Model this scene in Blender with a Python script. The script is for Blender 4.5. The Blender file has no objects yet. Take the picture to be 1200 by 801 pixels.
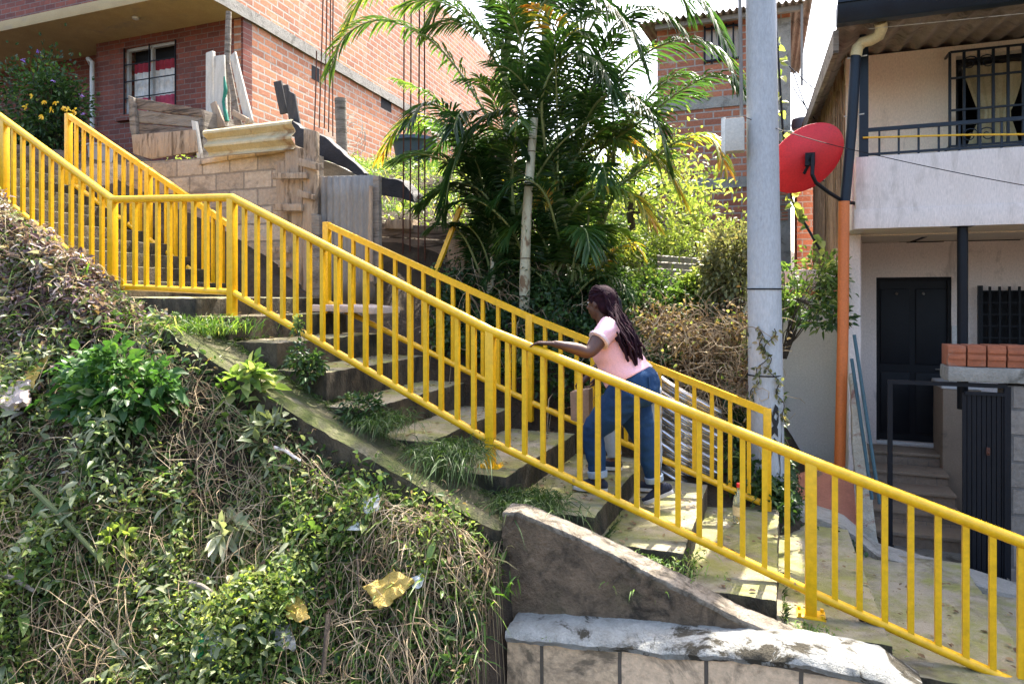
import bpy, bmesh, math, random
import numpy as np
from mathutils import Vector, Matrix, noise, Euler
from math import radians as R, sin, cos, pi

# ---------------------------------------------------------------- camera, sky, sun
C = bpy.context.scene.collection
scn = bpy.context.scene
CZ = 3.0                       # eye height above the gully floor
cam_d = bpy.data.cameras.new('camera'); cam = bpy.data.objects.new('camera', cam_d); C.objects.link(cam)
cam.location = (0, 0, CZ); cam.rotation_euler = (R(90), 0, 0)
cam_d.sensor_width = 36; cam_d.lens = 24.0; cam_d.shift_y = -0.0463
cam_d.clip_start = 0.05; cam_d.clip_end = 3000
scn.camera = cam
SUN_AZ = Vector((0.46, 0.888)).normalized(); SUN_EL = R(58)
w = bpy.data.worlds.new('World'); scn.world = w; w.use_nodes = True
nt = w.node_tree; bg = nt.nodes['Background']
sky = nt.nodes.new('ShaderNodeTexSky'); sky.sky_type = 'NISHITA'; sky.sun_disc = False
sky.sun_elevation = SUN_EL; sky.sun_rotation = math.atan2(SUN_AZ.x, SUN_AZ.y)
sky.dust_density = 5.0; sky.air_density = 1.0; sky.ozone_density = 1.0
nt.links.new(sky.outputs[0], bg.inputs[0]); bg.inputs[1].default_value = 0.15
sun_d = bpy.data.lights.new('sun', 'SUN'); sun_d.energy = 3.6; sun_d.angle = R(0.55); sun_d.color = (1, .93, .82)
sun = bpy.data.objects.new('sun', sun_d); C.objects.link(sun)
sdir = Vector((SUN_AZ.x*cos(SUN_EL), SUN_AZ.y*cos(SUN_EL), sin(SUN_EL)))
sun.rotation_euler = sdir.to_track_quat('Z', 'Y').to_euler(); sun.location = sdir*60
scn.view_settings.view_transform = 'Standard'; scn.view_settings.look = 'None'
scn.view_settings.exposure = 2.42; scn.view_settings.gamma = 1
scn.render.engine = 'CYCLES'
scn.cycles.max_bounces = 8; scn.cycles.transparent_max_bounces = 8

# ---------------------------------------------------------------- frames: x runs down the stairs, y across them, z up
A = R(21); CA, SA = cos(A), sin(A); F = 800.
def V(*a): return Vector(a)
def ray(px, py):
    k = (px-600)/F; return Vector((k*CA-SA, k*SA+CA, (345-py)/F))
O0 = Vector((0, 0, CZ))
def T(px, py, t): r = ray(px, py); return O0 + r*(t/r.y)
def S(px, py, x): r = ray(px, py); return O0 + r*(x/r.x)
def Gz(px, py, z): r = ray(px, py); return O0 + r*(z/r.z)
def D(px, py, d): return O0 + ray(px, py)*d
ROT = Matrix.Rotation(-A, 4, 'Z')
org = {}
rnd = random.Random(5)
nprs = np.random.RandomState(7)

# ---------------------------------------------------------------- materials
mats = {}
def new_mat(name):
    m = bpy.data.materials.new(name); m.use_nodes = True
    n = m.node_tree.nodes; b = n['Principled BSDF']
    return m, n, m.node_tree.links, b
def rgba(c): return (c[0], c[1], c[2], 1)
def ncoord(n, l, scale=(1, 1, 1)):
    tc = n.new('ShaderNodeTexCoord'); mp = n.new('ShaderNodeMapping'); mp.inputs['Scale'].default_value = scale
    l.new(tc.outputs['Object'], mp.inputs[0]); return mp.outputs[0]
def nz(n, l, vec, scale, detail=6, rough=.6, dist=0):
    t = n.new('ShaderNodeTexNoise'); t.inputs['Scale'].default_value = scale; t.inputs['Detail'].default_value = detail
    t.inputs['Roughness'].default_value = rough; t.inputs['Distortion'].default_value = dist
    l.new(vec, t.inputs['Vector']); return t.outputs[0]
def ramp(n, l, fac, stops, interp='LINEAR'):
    r = n.new('ShaderNodeValToRGB'); r.color_ramp.interpolation = interp
    e = r.color_ramp.elements
    while len(e) < len(stops): e.new(.5)
    for el, (p, c) in zip(e, stops): el.position = p; el.color = rgba(c) if not isinstance(c, (int, float)) else (c, c, c, 1)
    l.new(fac, r.inputs[0]); return r.outputs[0]
def mixc(n, l, fac, a, b, mode='MIX'):
    m = n.new('ShaderNodeMix'); m.data_type = 'RGBA'; m.blend_type = mode
    if isinstance(fac, (int, float)): m.inputs[0].default_value = fac
    else: l.new(fac, m.inputs[0])
    for i, s in ((6, a), (7, b)):
        if isinstance(s, tuple): m.inputs[i].default_value = rgba(s)
        else: l.new(s, m.inputs[i])
    return m.outputs[2]
def bump(n, l, b, h, strength=.5, dist=.01):
    bp = n.new('ShaderNodeBump'); bp.inputs['Strength'].default_value = strength; bp.inputs['Distance'].default_value = dist
    l.new(h, bp.inputs['Height']); l.new(bp.outputs[0], b.inputs['Normal'])
def pm(name, c1, c2=None, scale=6, rough=.8, bmp=.4, bd=.006, stain=None, st=(.5, .62), sscale=2.2, fine=60, metal=0, stretch=(1, 1, 1), spec=.4, moss=None, mossf=(.48, .62)):
    """weathered surface: two base tones, an optional patchy stain and an optional growth on what faces up"""
    if name in mats: return mats[name]
    m, n, l, b = new_mat(name); v = ncoord(n, l, stretch)
    c2 = c2 or tuple(x*.7 for x in c1)
    f = nz(n, l, v, scale); col = mixc(n, l, ramp(n, l, f, [(.3, 0.), (.7, 1.)]), c1, c2)
    g = nz(n, l, v, fine, 4, .7)
    col = mixc(n, l, .5, col, ramp(n, l, g, [(.25, (.55, .55, .55)), (.75, (1.25, 1.25, 1.25))]), 'MULTIPLY')
    if stain:
        s = nz(n, l, v, sscale, 9, .68, .6); col = mixc(n, l, ramp(n, l, s, [(st[0], 0.), (st[1], 1.)]), col, stain)
    if moss:
        ge = n.new('ShaderNodeNewGeometry'); sp = n.new('ShaderNodeSeparateXYZ'); l.new(ge.outputs['Normal'], sp.inputs[0])
        s = nz(n, l, v, 3.1, 9, .7, .3); mm = n.new('ShaderNodeMath'); mm.operation = 'MULTIPLY'
        l.new(ramp(n, l, s, [(mossf[0], 0.), (mossf[1], 1.)]), mm.inputs[0]); l.new(ramp(n, l, sp.outputs[2], [(.0, .25), (.6, 1.)]), mm.inputs[1])
        col = mixc(n, l, mm.outputs[0], col, moss)
    l.new(col, b.inputs['Base Color']); b.inputs['Roughness'].default_value = rough; b.inputs['Metallic'].default_value = metal
    b.inputs['Specular IOR Level'].default_value = spec
    if bmp:
        a = n.new('ShaderNodeMath'); a.operation = 'ADD'; l.new(nz(n, l, v, scale*3, 8, .7), a.inputs[0])
        q = n.new('ShaderNodeMath'); q.operation = 'MULTIPLY'; q.inputs[1].default_value = .35; l.new(g, q.inputs[0]); l.new(q.outputs[0], a.inputs[1])
        bump(n, l, b, a.outputs[0], bmp, bd*3)
    mats[name] = m; return m
def brick(name, c1, c2, mort, bw, rh, axis='xz', ms=.01, wash=None, washf=(.5, .62), rough=.85, depth=.006, ang=0.):
    if name in mats: return mats[name]
    m, n, l, b = new_mat(name)
    tc = n.new('ShaderNodeTexCoord'); sp = n.new('ShaderNodeSeparateXYZ'); cb = n.new('ShaderNodeCombineXYZ')
    l.new(tc.outputs['Object'], sp.inputs[0]); l.new(sp.outputs['X' if axis == 'xz' else 'Y'], cb.inputs[0]); l.new(sp.outputs['Z'], cb.inputs[1])
    # slightly wandering courses
    wob = n.new('ShaderNodeTexNoise'); wob.inputs['Scale'].default_value = 3; l.new(tc.outputs['Object'], wob.inputs['Vector'])
    va = n.new('ShaderNodeVectorMath'); va.operation = 'MULTIPLY_ADD'; va.inputs[1].default_value = (.02, .014, 0)
    l.new(wob.outputs[1], va.inputs[0]); l.new(cb.outputs[0], va.inputs[2])
    bt = n.new('ShaderNodeTexBrick'); l.new(va.outputs[0], bt.inputs['Vector'])
    bt.inputs['Scale'].default_value = 1; bt.inputs['Brick Width'].default_value = bw; bt.inputs['Row Height'].default_value = rh
    bt.inputs['Mortar Size'].default_value = ms; bt.inputs['Mortar Smooth'].default_value = .25; bt.inputs['Bias'].default_value = 0
    bt.inputs['Color1'].default_value = rgba(c1); bt.inputs['Color2'].default_value = rgba(c2); bt.inputs['Mortar'].default_value = rgba(mort)
    v = tc.outputs['Object']
    col = bt.outputs['Color']
    g = nz(n, l, v, 26, 8, .7)
    col = mixc(n, l, .75, col, ramp(n, l, g, [(.25, (.5, .5, .5)), (.78, (1.35, 1.35, 1.35))]), 'MULTIPLY')
    if wash:
        s = nz(n, l, v, 1.6, 10, .72, 1.); col = mixc(n, l, ramp(n, l, s, [(washf[0], 0.), (washf[1], .85)]), col, wash)
        s2 = nz(n, l, v, 7, 8, .7, .5); col = mixc(n, l, ramp(n, l, s2, [(.6, 0.), (.68, .8)]), col, wash)
    l.new(col, b.inputs['Base Color']); b.inputs['Roughness'].default_value = rough
    inv = n.new('ShaderNodeMath'); inv.operation = 'MULTIPLY_ADD'; inv.inputs[1].default_value = -1; l.new(bt.outputs['Fac'], inv.inputs[0]); l.new(g, inv.inputs[2])
    bump(n, l, b, inv.outputs[0], .8, depth)
    mats[name] = m; return m
def leafmat(name, stops, trans=.4, rough=.45, spec=.35):
    """leaf tones come from a per-leaf attribute; thin leaves let light through"""
    m, n, l, b = new_mat(name)
    at = n.new('ShaderNodeAttribute'); at.attribute_name = 'var'
    col = ramp(n, l, at.outputs['Fac'], stops)
    l.new(col, b.inputs['Base Color']); b.inputs['Roughness'].default_value = rough; b.inputs['Specular IOR Level'].default_value = spec
    if trans:
        tr = n.new('ShaderNodeBsdfTranslucent'); br = mixc(n, l, 1., col, (1.55, 1.6, .8), 'MULTIPLY'); l.new(br, tr.inputs[0])
        ms = n.new('ShaderNodeMixShader'); ms.inputs[0].default_value = trans
        l.new(b.outputs[0], ms.inputs[1]); l.new(tr.outputs[0], ms.inputs[2]); l.new(ms.outputs[0], n['Material Output'].inputs[0])
    mats[name] = m; return m

M_YEL = pm('yellow_paint', (.80, .45, .006), (.72, .39, .006), 3, .38, .12, .001, stain=(.26, .13, .04), st=(.66, .72), sscale=9, fine=25, spec=.5)
M_STEP = pm('old_concrete', (.33, .29, .215), (.24, .205, .145), 4, .95, .9, .006, stain=(.12, .10, .062), st=(.50, .66), sscale=3.6, moss=(.20, .20, .06), mossf=(.42, .62), fine=130)
M_STEPR = pm('damp_concrete', (.36, .25, .155), (.17, .12, .075), 9, .95, 1., .03, stain=(.07, .052, .034), st=(.48, .66), sscale=7, moss=(.10, .11, .03), mossf=(.56, .7))
M_MOSS = pm('mossy_concrete', (.12, .105, .06), (.075, .07, .035), 5, .95, .9, .012, stain=(.18, .16, .11), st=(.54, .66), sscale=5, moss=(.085, .10, .022), mossf=(.42, .62), fine=45)
M_LIME = pm('flaking_lime_mortar', (.54, .54, .50), (.30, .29, .25), 9, .95, 1., .02, stain=(.07, .06, .04), st=(.52, .57), sscale=4.5)
M_PINKC = pm('stained_cement_face', (.42, .30, .19), (.27, .20, .12), 3, .92, .7, .01, stain=(.05, .042, .03), st=(.53, .63), sscale=2.6, stretch=(1, 1, .45))
M_SOIL = pm('dark_soil', (.075, .052, .032), (.035, .026, .017), 6, .97, .9, .02, stain=(.12, .09, .055), st=(.55, .7))
M_CONC = pm('grey_concrete', (.34, .32, .28), (.24, .225, .195), 5, .93, .8, .008, stain=(.11, .10, .08), st=(.52, .66), sscale=4)
M_POLE = pm('pole_concrete', (.44, .455, .46), (.36, .375, .385), 2.2, .85, .45, .004, stain=(.27, .27, .27), st=(.62, .7), sscale=5, stretch=(1, 1, .35))
M_GRAF = pm('black_spray_paint', (.02, .02, .022), None, 6, .6, 0)
M_CREAM = pm('cream_plaster', (.78, .68, .53), (.72, .62, .48), 1.6, .9, .25, .004, stain=(.42, .36, .28), st=(.58, .74), sscale=2.8, stretch=(1.3, 1, .6))
M_PINKW = pm('pale_pink_plaster', (.80, .69, .63), (.74, .64, .58), 1.4, .9, .3, .004, stain=(.42, .35, .31), st=(.58, .72), sscale=3, stretch=(1.2, 1, .6))
M_LILAC = pm('pale_washed_plaster', (.72, .63, .57), (.66, .58, .52), 1.8, .9, .3, .004, stain=(.42, .36, .31), st=(.52, .72), sscale=3.2, stretch=(1.8, 1, .35))
M_WHITEW = pm('grubby_white_wall', (.70, .67, .64), (.60, .58, .56), 1.5, .9, .3, .004, stain=(.17, .16, .15), st=(.60, .74), sscale=1.7)
M_BLACK = pm('black_gloss_metal', (.005, .006, .009), (.008, .009, .013), 5, .5, .1, .002, spec=.2)
M_NAVY = pm('navy_metal', (.008, .018, .032), (.006, .011, .02), 4, .45, .1, .002, spec=.3)
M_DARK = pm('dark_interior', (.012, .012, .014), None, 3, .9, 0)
M_BLUE = pm('blue_cloth', (.03, .10, .30), (.02, .06, .2), 5, .8, .2)
M_ASB = pm('fibre_cement', (.30, .25, .21), (.20, .17, .14), 5, .92, .5, .006, stain=(.09, .075, .06), st=(.52, .66))
M_ASBY = pm('yellowed_fibre_cement', (.52, .45, .29), (.40, .33, .19), 5, .9, .5, .006, stain=(.22, .13, .06), st=(.54, .68), sscale=3)
M_ZINC = pm('weathered_zinc', (.27, .25, .22), (.19, .175, .155), 4, .7, .2, .003, stain=(.13, .09, .06), st=(.54, .68), stretch=(1, 1, .3), metal=.2)
M_WOODG = pm('grey_wood', (.30, .26, .21), (.18, .15, .12), 4, .92, .8, .01, stain=(.07, .055, .04), st=(.50, .63), stretch=(1, 1, 6), fine=40)
M_WOODH = pm('old_horizontal_boards', (.30, .23, .17), (.16, .12, .09), 4, .9, .9, .012, stain=(.05, .036, .026), st=(.47, .60), stretch=(.8, 1, 7), fine=30)
M_WOODT = pm('tan_timber', (.42, .32, .22), (.28, .20, .135), 4, .9, .7, .008, stain=(.11, .075, .045), st=(.52, .64), stretch=(5, 1, .8), fine=30)
M_WOODP = pm('pale_painted_board', (.58, .55, .48), (.42, .39, .33), 5, .85, .4, .004, stain=(.24, .20, .15), st=(.56, .66), stretch=(4, 1, .7))
M_TARP = pm('black_tarp', (.016, .016, .018), (.03, .03, .034), 6, .62, .5, .01, spec=.2)
M_RUST = pm('rusty_rebar', (.10, .035, .02), (.06, .022, .014), 20, .9, .3, .001)
M_RED = pm('red_paint', (.62, .018, .024), (.50, .014, .018), 3, .45, .15, .002, stain=(.26, .03, .03), st=(.62, .72), sscale=5)
M_ORANGE = pm('orange_pipe', (.58, .155, .035), (.48, .125, .03), 3, .5, .15, .002, stain=(.25, .09, .04), st=(.6, .7))
M_PVC = pm('cream_pvc', (.66, .56, .32), (.58, .48, .26), 5, .5, .1, .001)
M_TUB = pm('dark_blue_plastic', (.05, .075, .11), (.04, .06, .09), 3, .5, .1, .002)
M_CURT = pm('cream_curtain', (.60, .54, .34), (.45, .40, .24), 5, .9, .2)
M_REDC = pm('red_paint_floor', (.30, .12, .085), (.22, .085, .06), 3, .85, .4, .005, stain=(.11, .07, .05), st=(.54, .64))
M_TAN = pm('sandstone_tile', (.36, .27, .19), (.30, .225, .16), 4, .8, .2, .003, stain=(.19, .15, .11), st=(.6, .7))
M_SHEET = pm('curved_zinc_strip', (.62, .63, .65), (.42, .43, .45), 5, .26, .15, .002, metal=.95)
M_STRAW = leafmat('straw_stems', [(0, (.12, .08, .045)), (.5, (.30, .22, .13)), (1, (.52, .42, .28))], .12, .9)
M_GREENST = leafmat('green_stems', [(0, (.05, .07, .02)), (1, (.14, .17, .06))], 0, .7)
M_BARKD = pm('dark_bark', (.07, .05, .035), (.04, .03, .02), 8, .95, .7, .008, stretch=(1, 1, .3))
M_TRUNKP = pm('palm_trunk_skin', (.50, .45, .32), (.34, .32, .20), 3, .8, .4, .006, stain=(.16, .10, .05), st=(.56, .62), sscale=5, stretch=(1, 1, .5))
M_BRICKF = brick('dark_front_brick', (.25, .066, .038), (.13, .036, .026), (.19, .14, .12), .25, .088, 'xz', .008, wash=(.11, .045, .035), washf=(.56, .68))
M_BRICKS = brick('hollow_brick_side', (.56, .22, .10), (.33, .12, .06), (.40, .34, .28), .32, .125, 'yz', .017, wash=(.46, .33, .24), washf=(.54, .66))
M_BRICKC = brick('hollow_brick_far', (.44, .16, .08), (.27, .09, .05), (.34, .28, .24), .33, .125, 'xz', .015, wash=(.42, .30, .25), washf=(.60, .68))
M_BLOCK = brick('cement_block_brown', (.50, .40, .29), (.34, .26, .185), (.25, .20, .15), .40, .20, 'xz', .013, wash=(.20, .155, .11), washf=(.50, .62), depth=.014)
M_BLOCKG = brick('grey_block_wall', (.22, .19, .16), (.16, .14, .12), (.11, .10, .09), .42, .21, 'xz', .012, wash=(.09, .08, .07), washf=(.54, .66), depth=.01)
M_BLOCKL = brick('lower_retaining_block', (.70, .50, .32), (.58, .41, .25), (.10, .08, .06), .43, .62, 'xz', .011, wash=(.09, .07, .045), washf=(.50, .60), depth=.012)
M_TILES = brick('stair_riser_tile', (.34, .255, .18), (.27, .20, .145), (.20, .16, .13), .20, .20, 'xz', .004, rough=.6, depth=.002)
M_BRICKO = brick('orange_hollow_brick', (.52, .17, .07), (.42, .125, .055), (.30, .24, .20), .12, .30, 'xz', .006, depth=.004)
M_MAT = pm('woven_cane', (.30, .19, .11), (.19, .12, .07), 3, .9, .5, .01, stretch=(1, 1, 1), fine=30)

# ---------------------------------------------------------------- mesh builder
class MB:
    def __init__(s): s.v = []; s.f = []
    def add(s, vs, fs):
        o = len(s.v); s.v += [Vector(p) for p in vs]; s.f += [tuple(i+o for i in f) for f in fs]; return s
    def prism(s, poly, vec):
        n = len(poly); vec = Vector(vec); vs = [Vector(p) for p in poly]; vs += [p+vec for p in vs]
        fs = [tuple(range(n)), tuple(range(2*n-1, n-1, -1))] + [(i, i+n, (i+1) % n+n, (i+1) % n) for i in range(n)]
        return s.add(vs, fs)
    def box(s, a, b):
        a, b = Vector(a), Vector(b)
        return s.prism([(a.x, a.y, a.z), (b.x, a.y, a.z), (b.x, b.y, a.z), (a.x, b.y, a.z)], (0, 0, b.z-a.z))
    def tube(s, pts, r, n=8, cap=True, sq=False, up=None):
        pts = [Vector(p) for p in pts]; m = len(pts)
        rr = [r]*m if isinstance(r, (int, float)) else list(r)
        vs = []; pu = None
        for i, p in enumerate(pts):
            d = (pts[min(i+1, m-1)]-pts[max(i-1, 0)]).normalized()
            if pu is None:
                u = Vector(up) if up else (Vector((0, 0, 1)) if abs(d.z) < .9 else Vector((0, 1, 0)))
            else: u = pu
            u = (u-d*u.dot(d)); u = u.normalized() if u.length > 1e-6 else d.orthogonal().normalized(); q = d.cross(u); pu = u
            k = n
            for j in range(k):
                a = 2*pi*j/k + (pi/4 if sq else 0)
                vs.append(p+(u*cos(a)+q*sin(a))*rr[i]*(1.414 if sq else 1))
        fs = [(i*n+j, i*n+(j+1) % n, (i+1)*n+(j+1) % n, (i+1)*n+j) for i in range(m-1) for j in range(n)]
        if cap: fs += [tuple(range(n-1, -1, -1)), tuple(range((m-1)*n, m*n))]
        return s.add(vs, fs)
    def bar(s, p, q, r, up=None): return s.tube([p, q], r, 4, True, True, up)
    def loft(s, pts, rads, lat, n=18):
        """closed tube of ellipses: rads = (sideways, front-back) along each point; lat = sideways axis"""
        pts = [Vector(p) for p in pts]; m = len(pts); vs = []; lat = Vector(lat).normalized()
        for i, p in enumerate(pts):
            d = (pts[min(i+1, m-1)]-pts[max(i-1, 0)]).normalized(); u = (lat-d*lat.dot(d)).normalized(); q = d.cross(u)
            for j in range(n):
                a = 2*pi*j/n; vs.append(p+u*cos(a)*rads[i][0]+q*sin(a)*rads[i][1])
        fs = [(i*n+j, i*n+(j+1) % n, (i+1)*n+(j+1) % n, (i+1)*n+j) for i in range(m-1) for j in range(n)]
        fs += [tuple(range(n-1, -1, -1)), tuple(range((m-1)*n, m*n))]
        return s.add(vs, fs)
    def ball(s, c, r, rot=None, nu=14, nv=9):
        c = Vector(c); r = (r, r, r) if isinstance(r, (int, float)) else r; vs = []; fs = []
        Mx = rot or Matrix.Identity(3)
        for i in range(1, nv):
            th = pi*i/nv
            for j in range(nu):
                ph = 2*pi*j/nu; vs.append(c+Mx @ Vector((r[0]*sin(th)*cos(ph), r[1]*sin(th)*sin(ph), r[2]*cos(th))))
        t = len(vs); vs += [c+Mx @ Vector((0, 0, r[2])), c+Mx @ Vector((0, 0, -r[2]))]
        for i in range(nv-2):
            for j in range(nu): fs.append((i*nu+j, (i+1)*nu+j, (i+1)*nu+(j+1) % nu, i*nu+(j+1) % nu))
        for j in range(nu): fs.append((t, j, (j+1) % nu)); fs.append((t+1, (nv-2)*nu+(j+1) % nu, (nv-2)*nu+j))
        return s.add(vs, fs)
    def lathe(s, c, prof, n=24, closed=True):
        c = Vector(c); vs = [c+Vector((r*cos(2*pi*j/n), r*sin(2*pi*j/n), z)) for r, z in prof for j in range(n)]
        fs = [(i*n+j, i*n+(j+1) % n, (i+1)*n+(j+1) % n, (i+1)*n+j) for i in range(len(prof)-1) for j in range(n)]
        if closed: fs += [tuple(range(n-1, -1, -1)), tuple(range((len(prof)-1)*n, len(prof)*n))]
        return s.add(vs, fs)
    def corr(s, a, b, c, d, waves, amp, thick=.006, nrm=None, nv=6, sag=0):
        """corrugated sheet between corners a-b (waves run across) and d-c"""
        a, b, c, d = map(Vector, (a, b, c, d)); nn = Vector(nrm) if nrm else (b-a).cross(d-a).normalized()
        nu = waves*6; vs = []
        for side in (0, 1):
            for j in range(nv+1):
                for i in range(nu+1):
                    u = i/nu; q = j/nv; p = (a.lerp(b, u)).lerp(d.lerp(c, u), q)
                    vs.append(p+nn*(amp*sin(2*pi*waves*u)+side*thick+sag*sin(pi*q)))
        fs = []; K = (nu+1)*(nv+1)
        for j in range(nv):
            for i in range(nu):
                q = j*(nu+1)+i; fs.append((q, q+1, q+nu+2, q+nu+1)); fs.append((K+q, K+q+nu+1, K+q+nu+2, K+q+1))
        for i in range(nu):
            for j in (0, nv): q = j*(nu+1)+i; fs.append((q, K+q, K+q+1, q+1))
        for j in range(nv):
            for i in (0, nu): q = j*(nu+1)+i; fs.append((q, q+nu+1, K+q+nu+1, K+q))
        return s.add(vs, fs)
    def base(s):
        xs = [p.x for p in s.v]; ys = [p.y for p in s.v]; zs = [p.z for p in s.v]
        return Vector(((min(xs)+max(xs))/2, (min(ys)+max(ys))/2, min(zs)))

def set_smooth(me, ang=40):
    me.polygons.foreach_set('use_smooth', [True]*len(me.polygons))
    try: me.set_sharp_from_angle(angle=R(ang))
    except Exception: pass
def finish(mb, name, mat, off, smooth=True, bevel=0, grid=0, rough=0, rs=6., ang=40):
    me = bpy.data.meshes.new(name); bm = bmesh.new()
    vs = [bm.verts.new(p-off) for p in mb.v]
    for f in mb.f:
        try: bm.faces.new([vs[i] for i in f])
        except ValueError: pass
    bmesh.ops.recalc_face_normals(bm, faces=bm.faces)
    if bevel: bmesh.ops.bevel(bm, geom=[e for e in bm.edges if len(e.link_faces) == 2 and e.calc_face_angle(0) > .6], offset=bevel, segments=2, affect='EDGES', profile=.6, clamp_overlap=True)
    if grid:
        for _ in range(8):
            es = [e for e in bm.edges if e.calc_length() > grid]
            if not es or len(bm.faces) > 40000: break
            bmesh.ops.subdivide_edges(bm, edges=es, cuts=1, use_grid_fill=True)
        bmesh.ops.triangulate(bm, faces=[f for f in bm.faces if len(f.verts) > 4])
    if rough:
        for v in bm.verts:
            q = v.co+off; v.co += noise.noise_vector(q*rs)*rough*.45 + noise.noise_vector(q*rs*2.7)*rough*.4 + noise.noise_vector(q*rs*.35)*rough*.5
    bm.to_mesh(me); bm.free()
    if smooth: set_smooth(me, ang)
    me.materials.append(mats[mat] if isinstance(mat, str) else mat)
    return me
def thing(name, label, cat, origin, group=None):
    o = bpy.data.objects.new(name, None); C.objects.link(o); origin = Vector(origin)
    o.location = ROT @ origin; o.rotation_euler = (0, 0, -A); o['label'] = label; o['category'] = cat
    if group: o['group'] = group
    org[o.name] = origin; return o
def part(mb, name, mat, parent, label=None, **k):
    me = finish(mb, name, mat, org[parent.name], **k); o = bpy.data.objects.new(name, me); C.objects.link(o); o.parent = parent
    org[o.name] = org[parent.name]
    if label: o['label'] = label
    return o
def solo(mb, name, mat, label, cat, group=None, origin=None, **k):
    og = Vector(origin) if origin else mb.base(); me = finish(mb, name, mat, og, **k)
    o = bpy.data.objects.new(name, me); C.objects.link(o); o.location = ROT @ og; o.rotation_euler = (0, 0, -A)
    if cat: o['label'] = label; o['category'] = cat
    if group: o['group'] = group
    org[o.name] = og; return o
def structure(mb, name, mat, **k):
    o = solo(mb, name, mat, None, None, **k); o['kind'] = 'structure'; return o
def copy_tree(o, parent=None):
    c = o.copy(); C.objects.link(c)
    if parent: c.parent = parent
    for ch in list(o.children): copy_tree(ch, c)
    return c

# ---- leaves (numpy): every leaf is a folded, drooping blade of six faces
def unit(a): return a/np.maximum(np.linalg.norm(a, axis=1, keepdims=True), 1e-9)
def leaf_me(name, P, Dn, U, L, W, var, mat, fold=.25, droop=.25, off=Vector((0, 0, 0)), prof=((.3, 1.), (.65, .8))):
    P = np.asarray(P, float); N = len(P); Dn = unit(np.asarray(Dn, float)); U = np.asarray(U, float)
    U = unit(U-Dn*(U*Dn).sum(1, keepdims=True)); Sd = np.cross(Dn, U)
    L = np.broadcast_to(L, N)[:, None]; W = np.broadcast_to(W, N)[:, None]
    dz = np.array([0, 0, -1.])
    def pt(u, s, wd): return P+Dn*L*u+Sd*W*s*wd*.5+U*W*abs(s)*wd*fold+dz*L*droop*u*u
    (u1, w1), (u2, w2) = prof
    vs = np.stack([pt(0, 0, 0), pt(u1, -1, w1), pt(u1, 0, w1), pt(u1, 1, w1), pt(u2, -1, w2), pt(u2, 0, w2), pt(u2, 1, w2), pt(1, 0, 0)], 1).reshape(-1, 3)
    vs -= np.array(off)
    tri = np.array([[0, 2, 1], [0, 3, 2], [4, 5, 7], [5, 6, 7]]); quad = np.array([[1, 2, 5, 4], [2, 3, 6, 5]])
    b = (np.arange(N)*8)[:, None, None]; tl = (tri[None]+b).reshape(-1); ql = (quad[None]+b).reshape(-1)
    loops = np.concatenate([tl, ql]); nt_, nq = N*4, N*2
    starts = np.concatenate([np.arange(nt_)*3, nt_*3+np.arange(nq)*4])
    me = bpy.data.meshes.new(name); me.vertices.add(N*8); me.vertices.foreach_set('co', vs.ravel())
    me.loops.add(len(loops)); me.loops.foreach_set('vertex_index', loops.astype(np.int32))
    me.polygons.add(nt_+nq); me.polygons.foreach_set('loop_start', starts.astype(np.int32))
    me.polygons.foreach_set('loop_total', np.concatenate([np.full(nt_, 3), np.full(nq, 4)]).astype(np.int32))
    me.update(calc_edges=True); me.polygons.foreach_set('use_smooth', [True]*(nt_+nq))
    at = me.attributes.new('var', 'FLOAT', 'POINT'); at.data.foreach_set('value', np.repeat(np.clip(np.broadcast_to(var, N), 0, 1), 8).astype(np.float32))
    me.materials.append(mats[mat] if isinstance(mat, str) else mat); return me
def link(me, name, parent=None, off=None):
    o = bpy.data.objects.new(name, me); C.objects.link(o)
    if parent: o.parent = parent; org[o.name] = org[parent.name]
    else: o.location = ROT @ Vector(off); o.rotation_euler = (0, 0, -A); org[o.name] = Vector(off)
    return o
def rdir(n, up=0., spread=1.):
    d = nprs.normal(size=(n, 3))*spread; d[:, 2] += up; return unit(d)
def stems_mb(paths, r, n=4):
    m = MB()
    for p in paths: m.tube(p, [r*(1-.6*i/(len(p)-1)) for i in range(len(p))], n, False)
    return m
def add_var(me, lo=0., hi=1.):
    """one random tone per loose island is too slow: tone by smooth noise in place"""
    at = me.attributes.new('var', 'FLOAT', 'POINT')
    at.data.foreach_set('value', [lo+(hi-lo)*min(1, max(0, .5+.9*noise.noise(v.co*9))) for v in me.vertices])
LEAF_G = leafmat('bright_leaf', [(0, (.035, .07, .018)), (.45, (.085, .15, .035)), (.8, (.18, .26, .07)), (1, (.34, .36, .13))], .42)
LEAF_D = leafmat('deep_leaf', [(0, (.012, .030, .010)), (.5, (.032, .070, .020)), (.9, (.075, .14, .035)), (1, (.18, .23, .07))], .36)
LEAF_Y = leafmat('lime_leaf', [(0, (.08, .12, .03)), (.5, (.19, .25, .06)), (1, (.42, .42, .15))], .5)
LEAF_P = leafmat('purple_silver_leaf', [(0, (.05, .025, .038)), (.3, (.14, .085, .095)), (.55, (.27, .20, .19)), (.82, (.42, .38, .33)), (1, (.12, .18, .06))], .3, .4)
LEAF_B = leafmat('dry_leaf', [(0, (.06, .035, .02)), (.5, (.18, .115, .065)), (1, (.36, .27, .15))], .25, .8)
LEAF_GR = leafmat('grass_blade', [(0, (.04, .085, .015)), (.5, (.10, .19, .03)), (.85, (.2, .28, .06)), (1, (.38, .32, .14))], .45)
LEAF_DG = leafmat('dark_grass_blade', [(0, (.018, .04, .010)), (.6, (.045, .09, .02)), (1, (.10, .15, .04))], .35)
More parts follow.
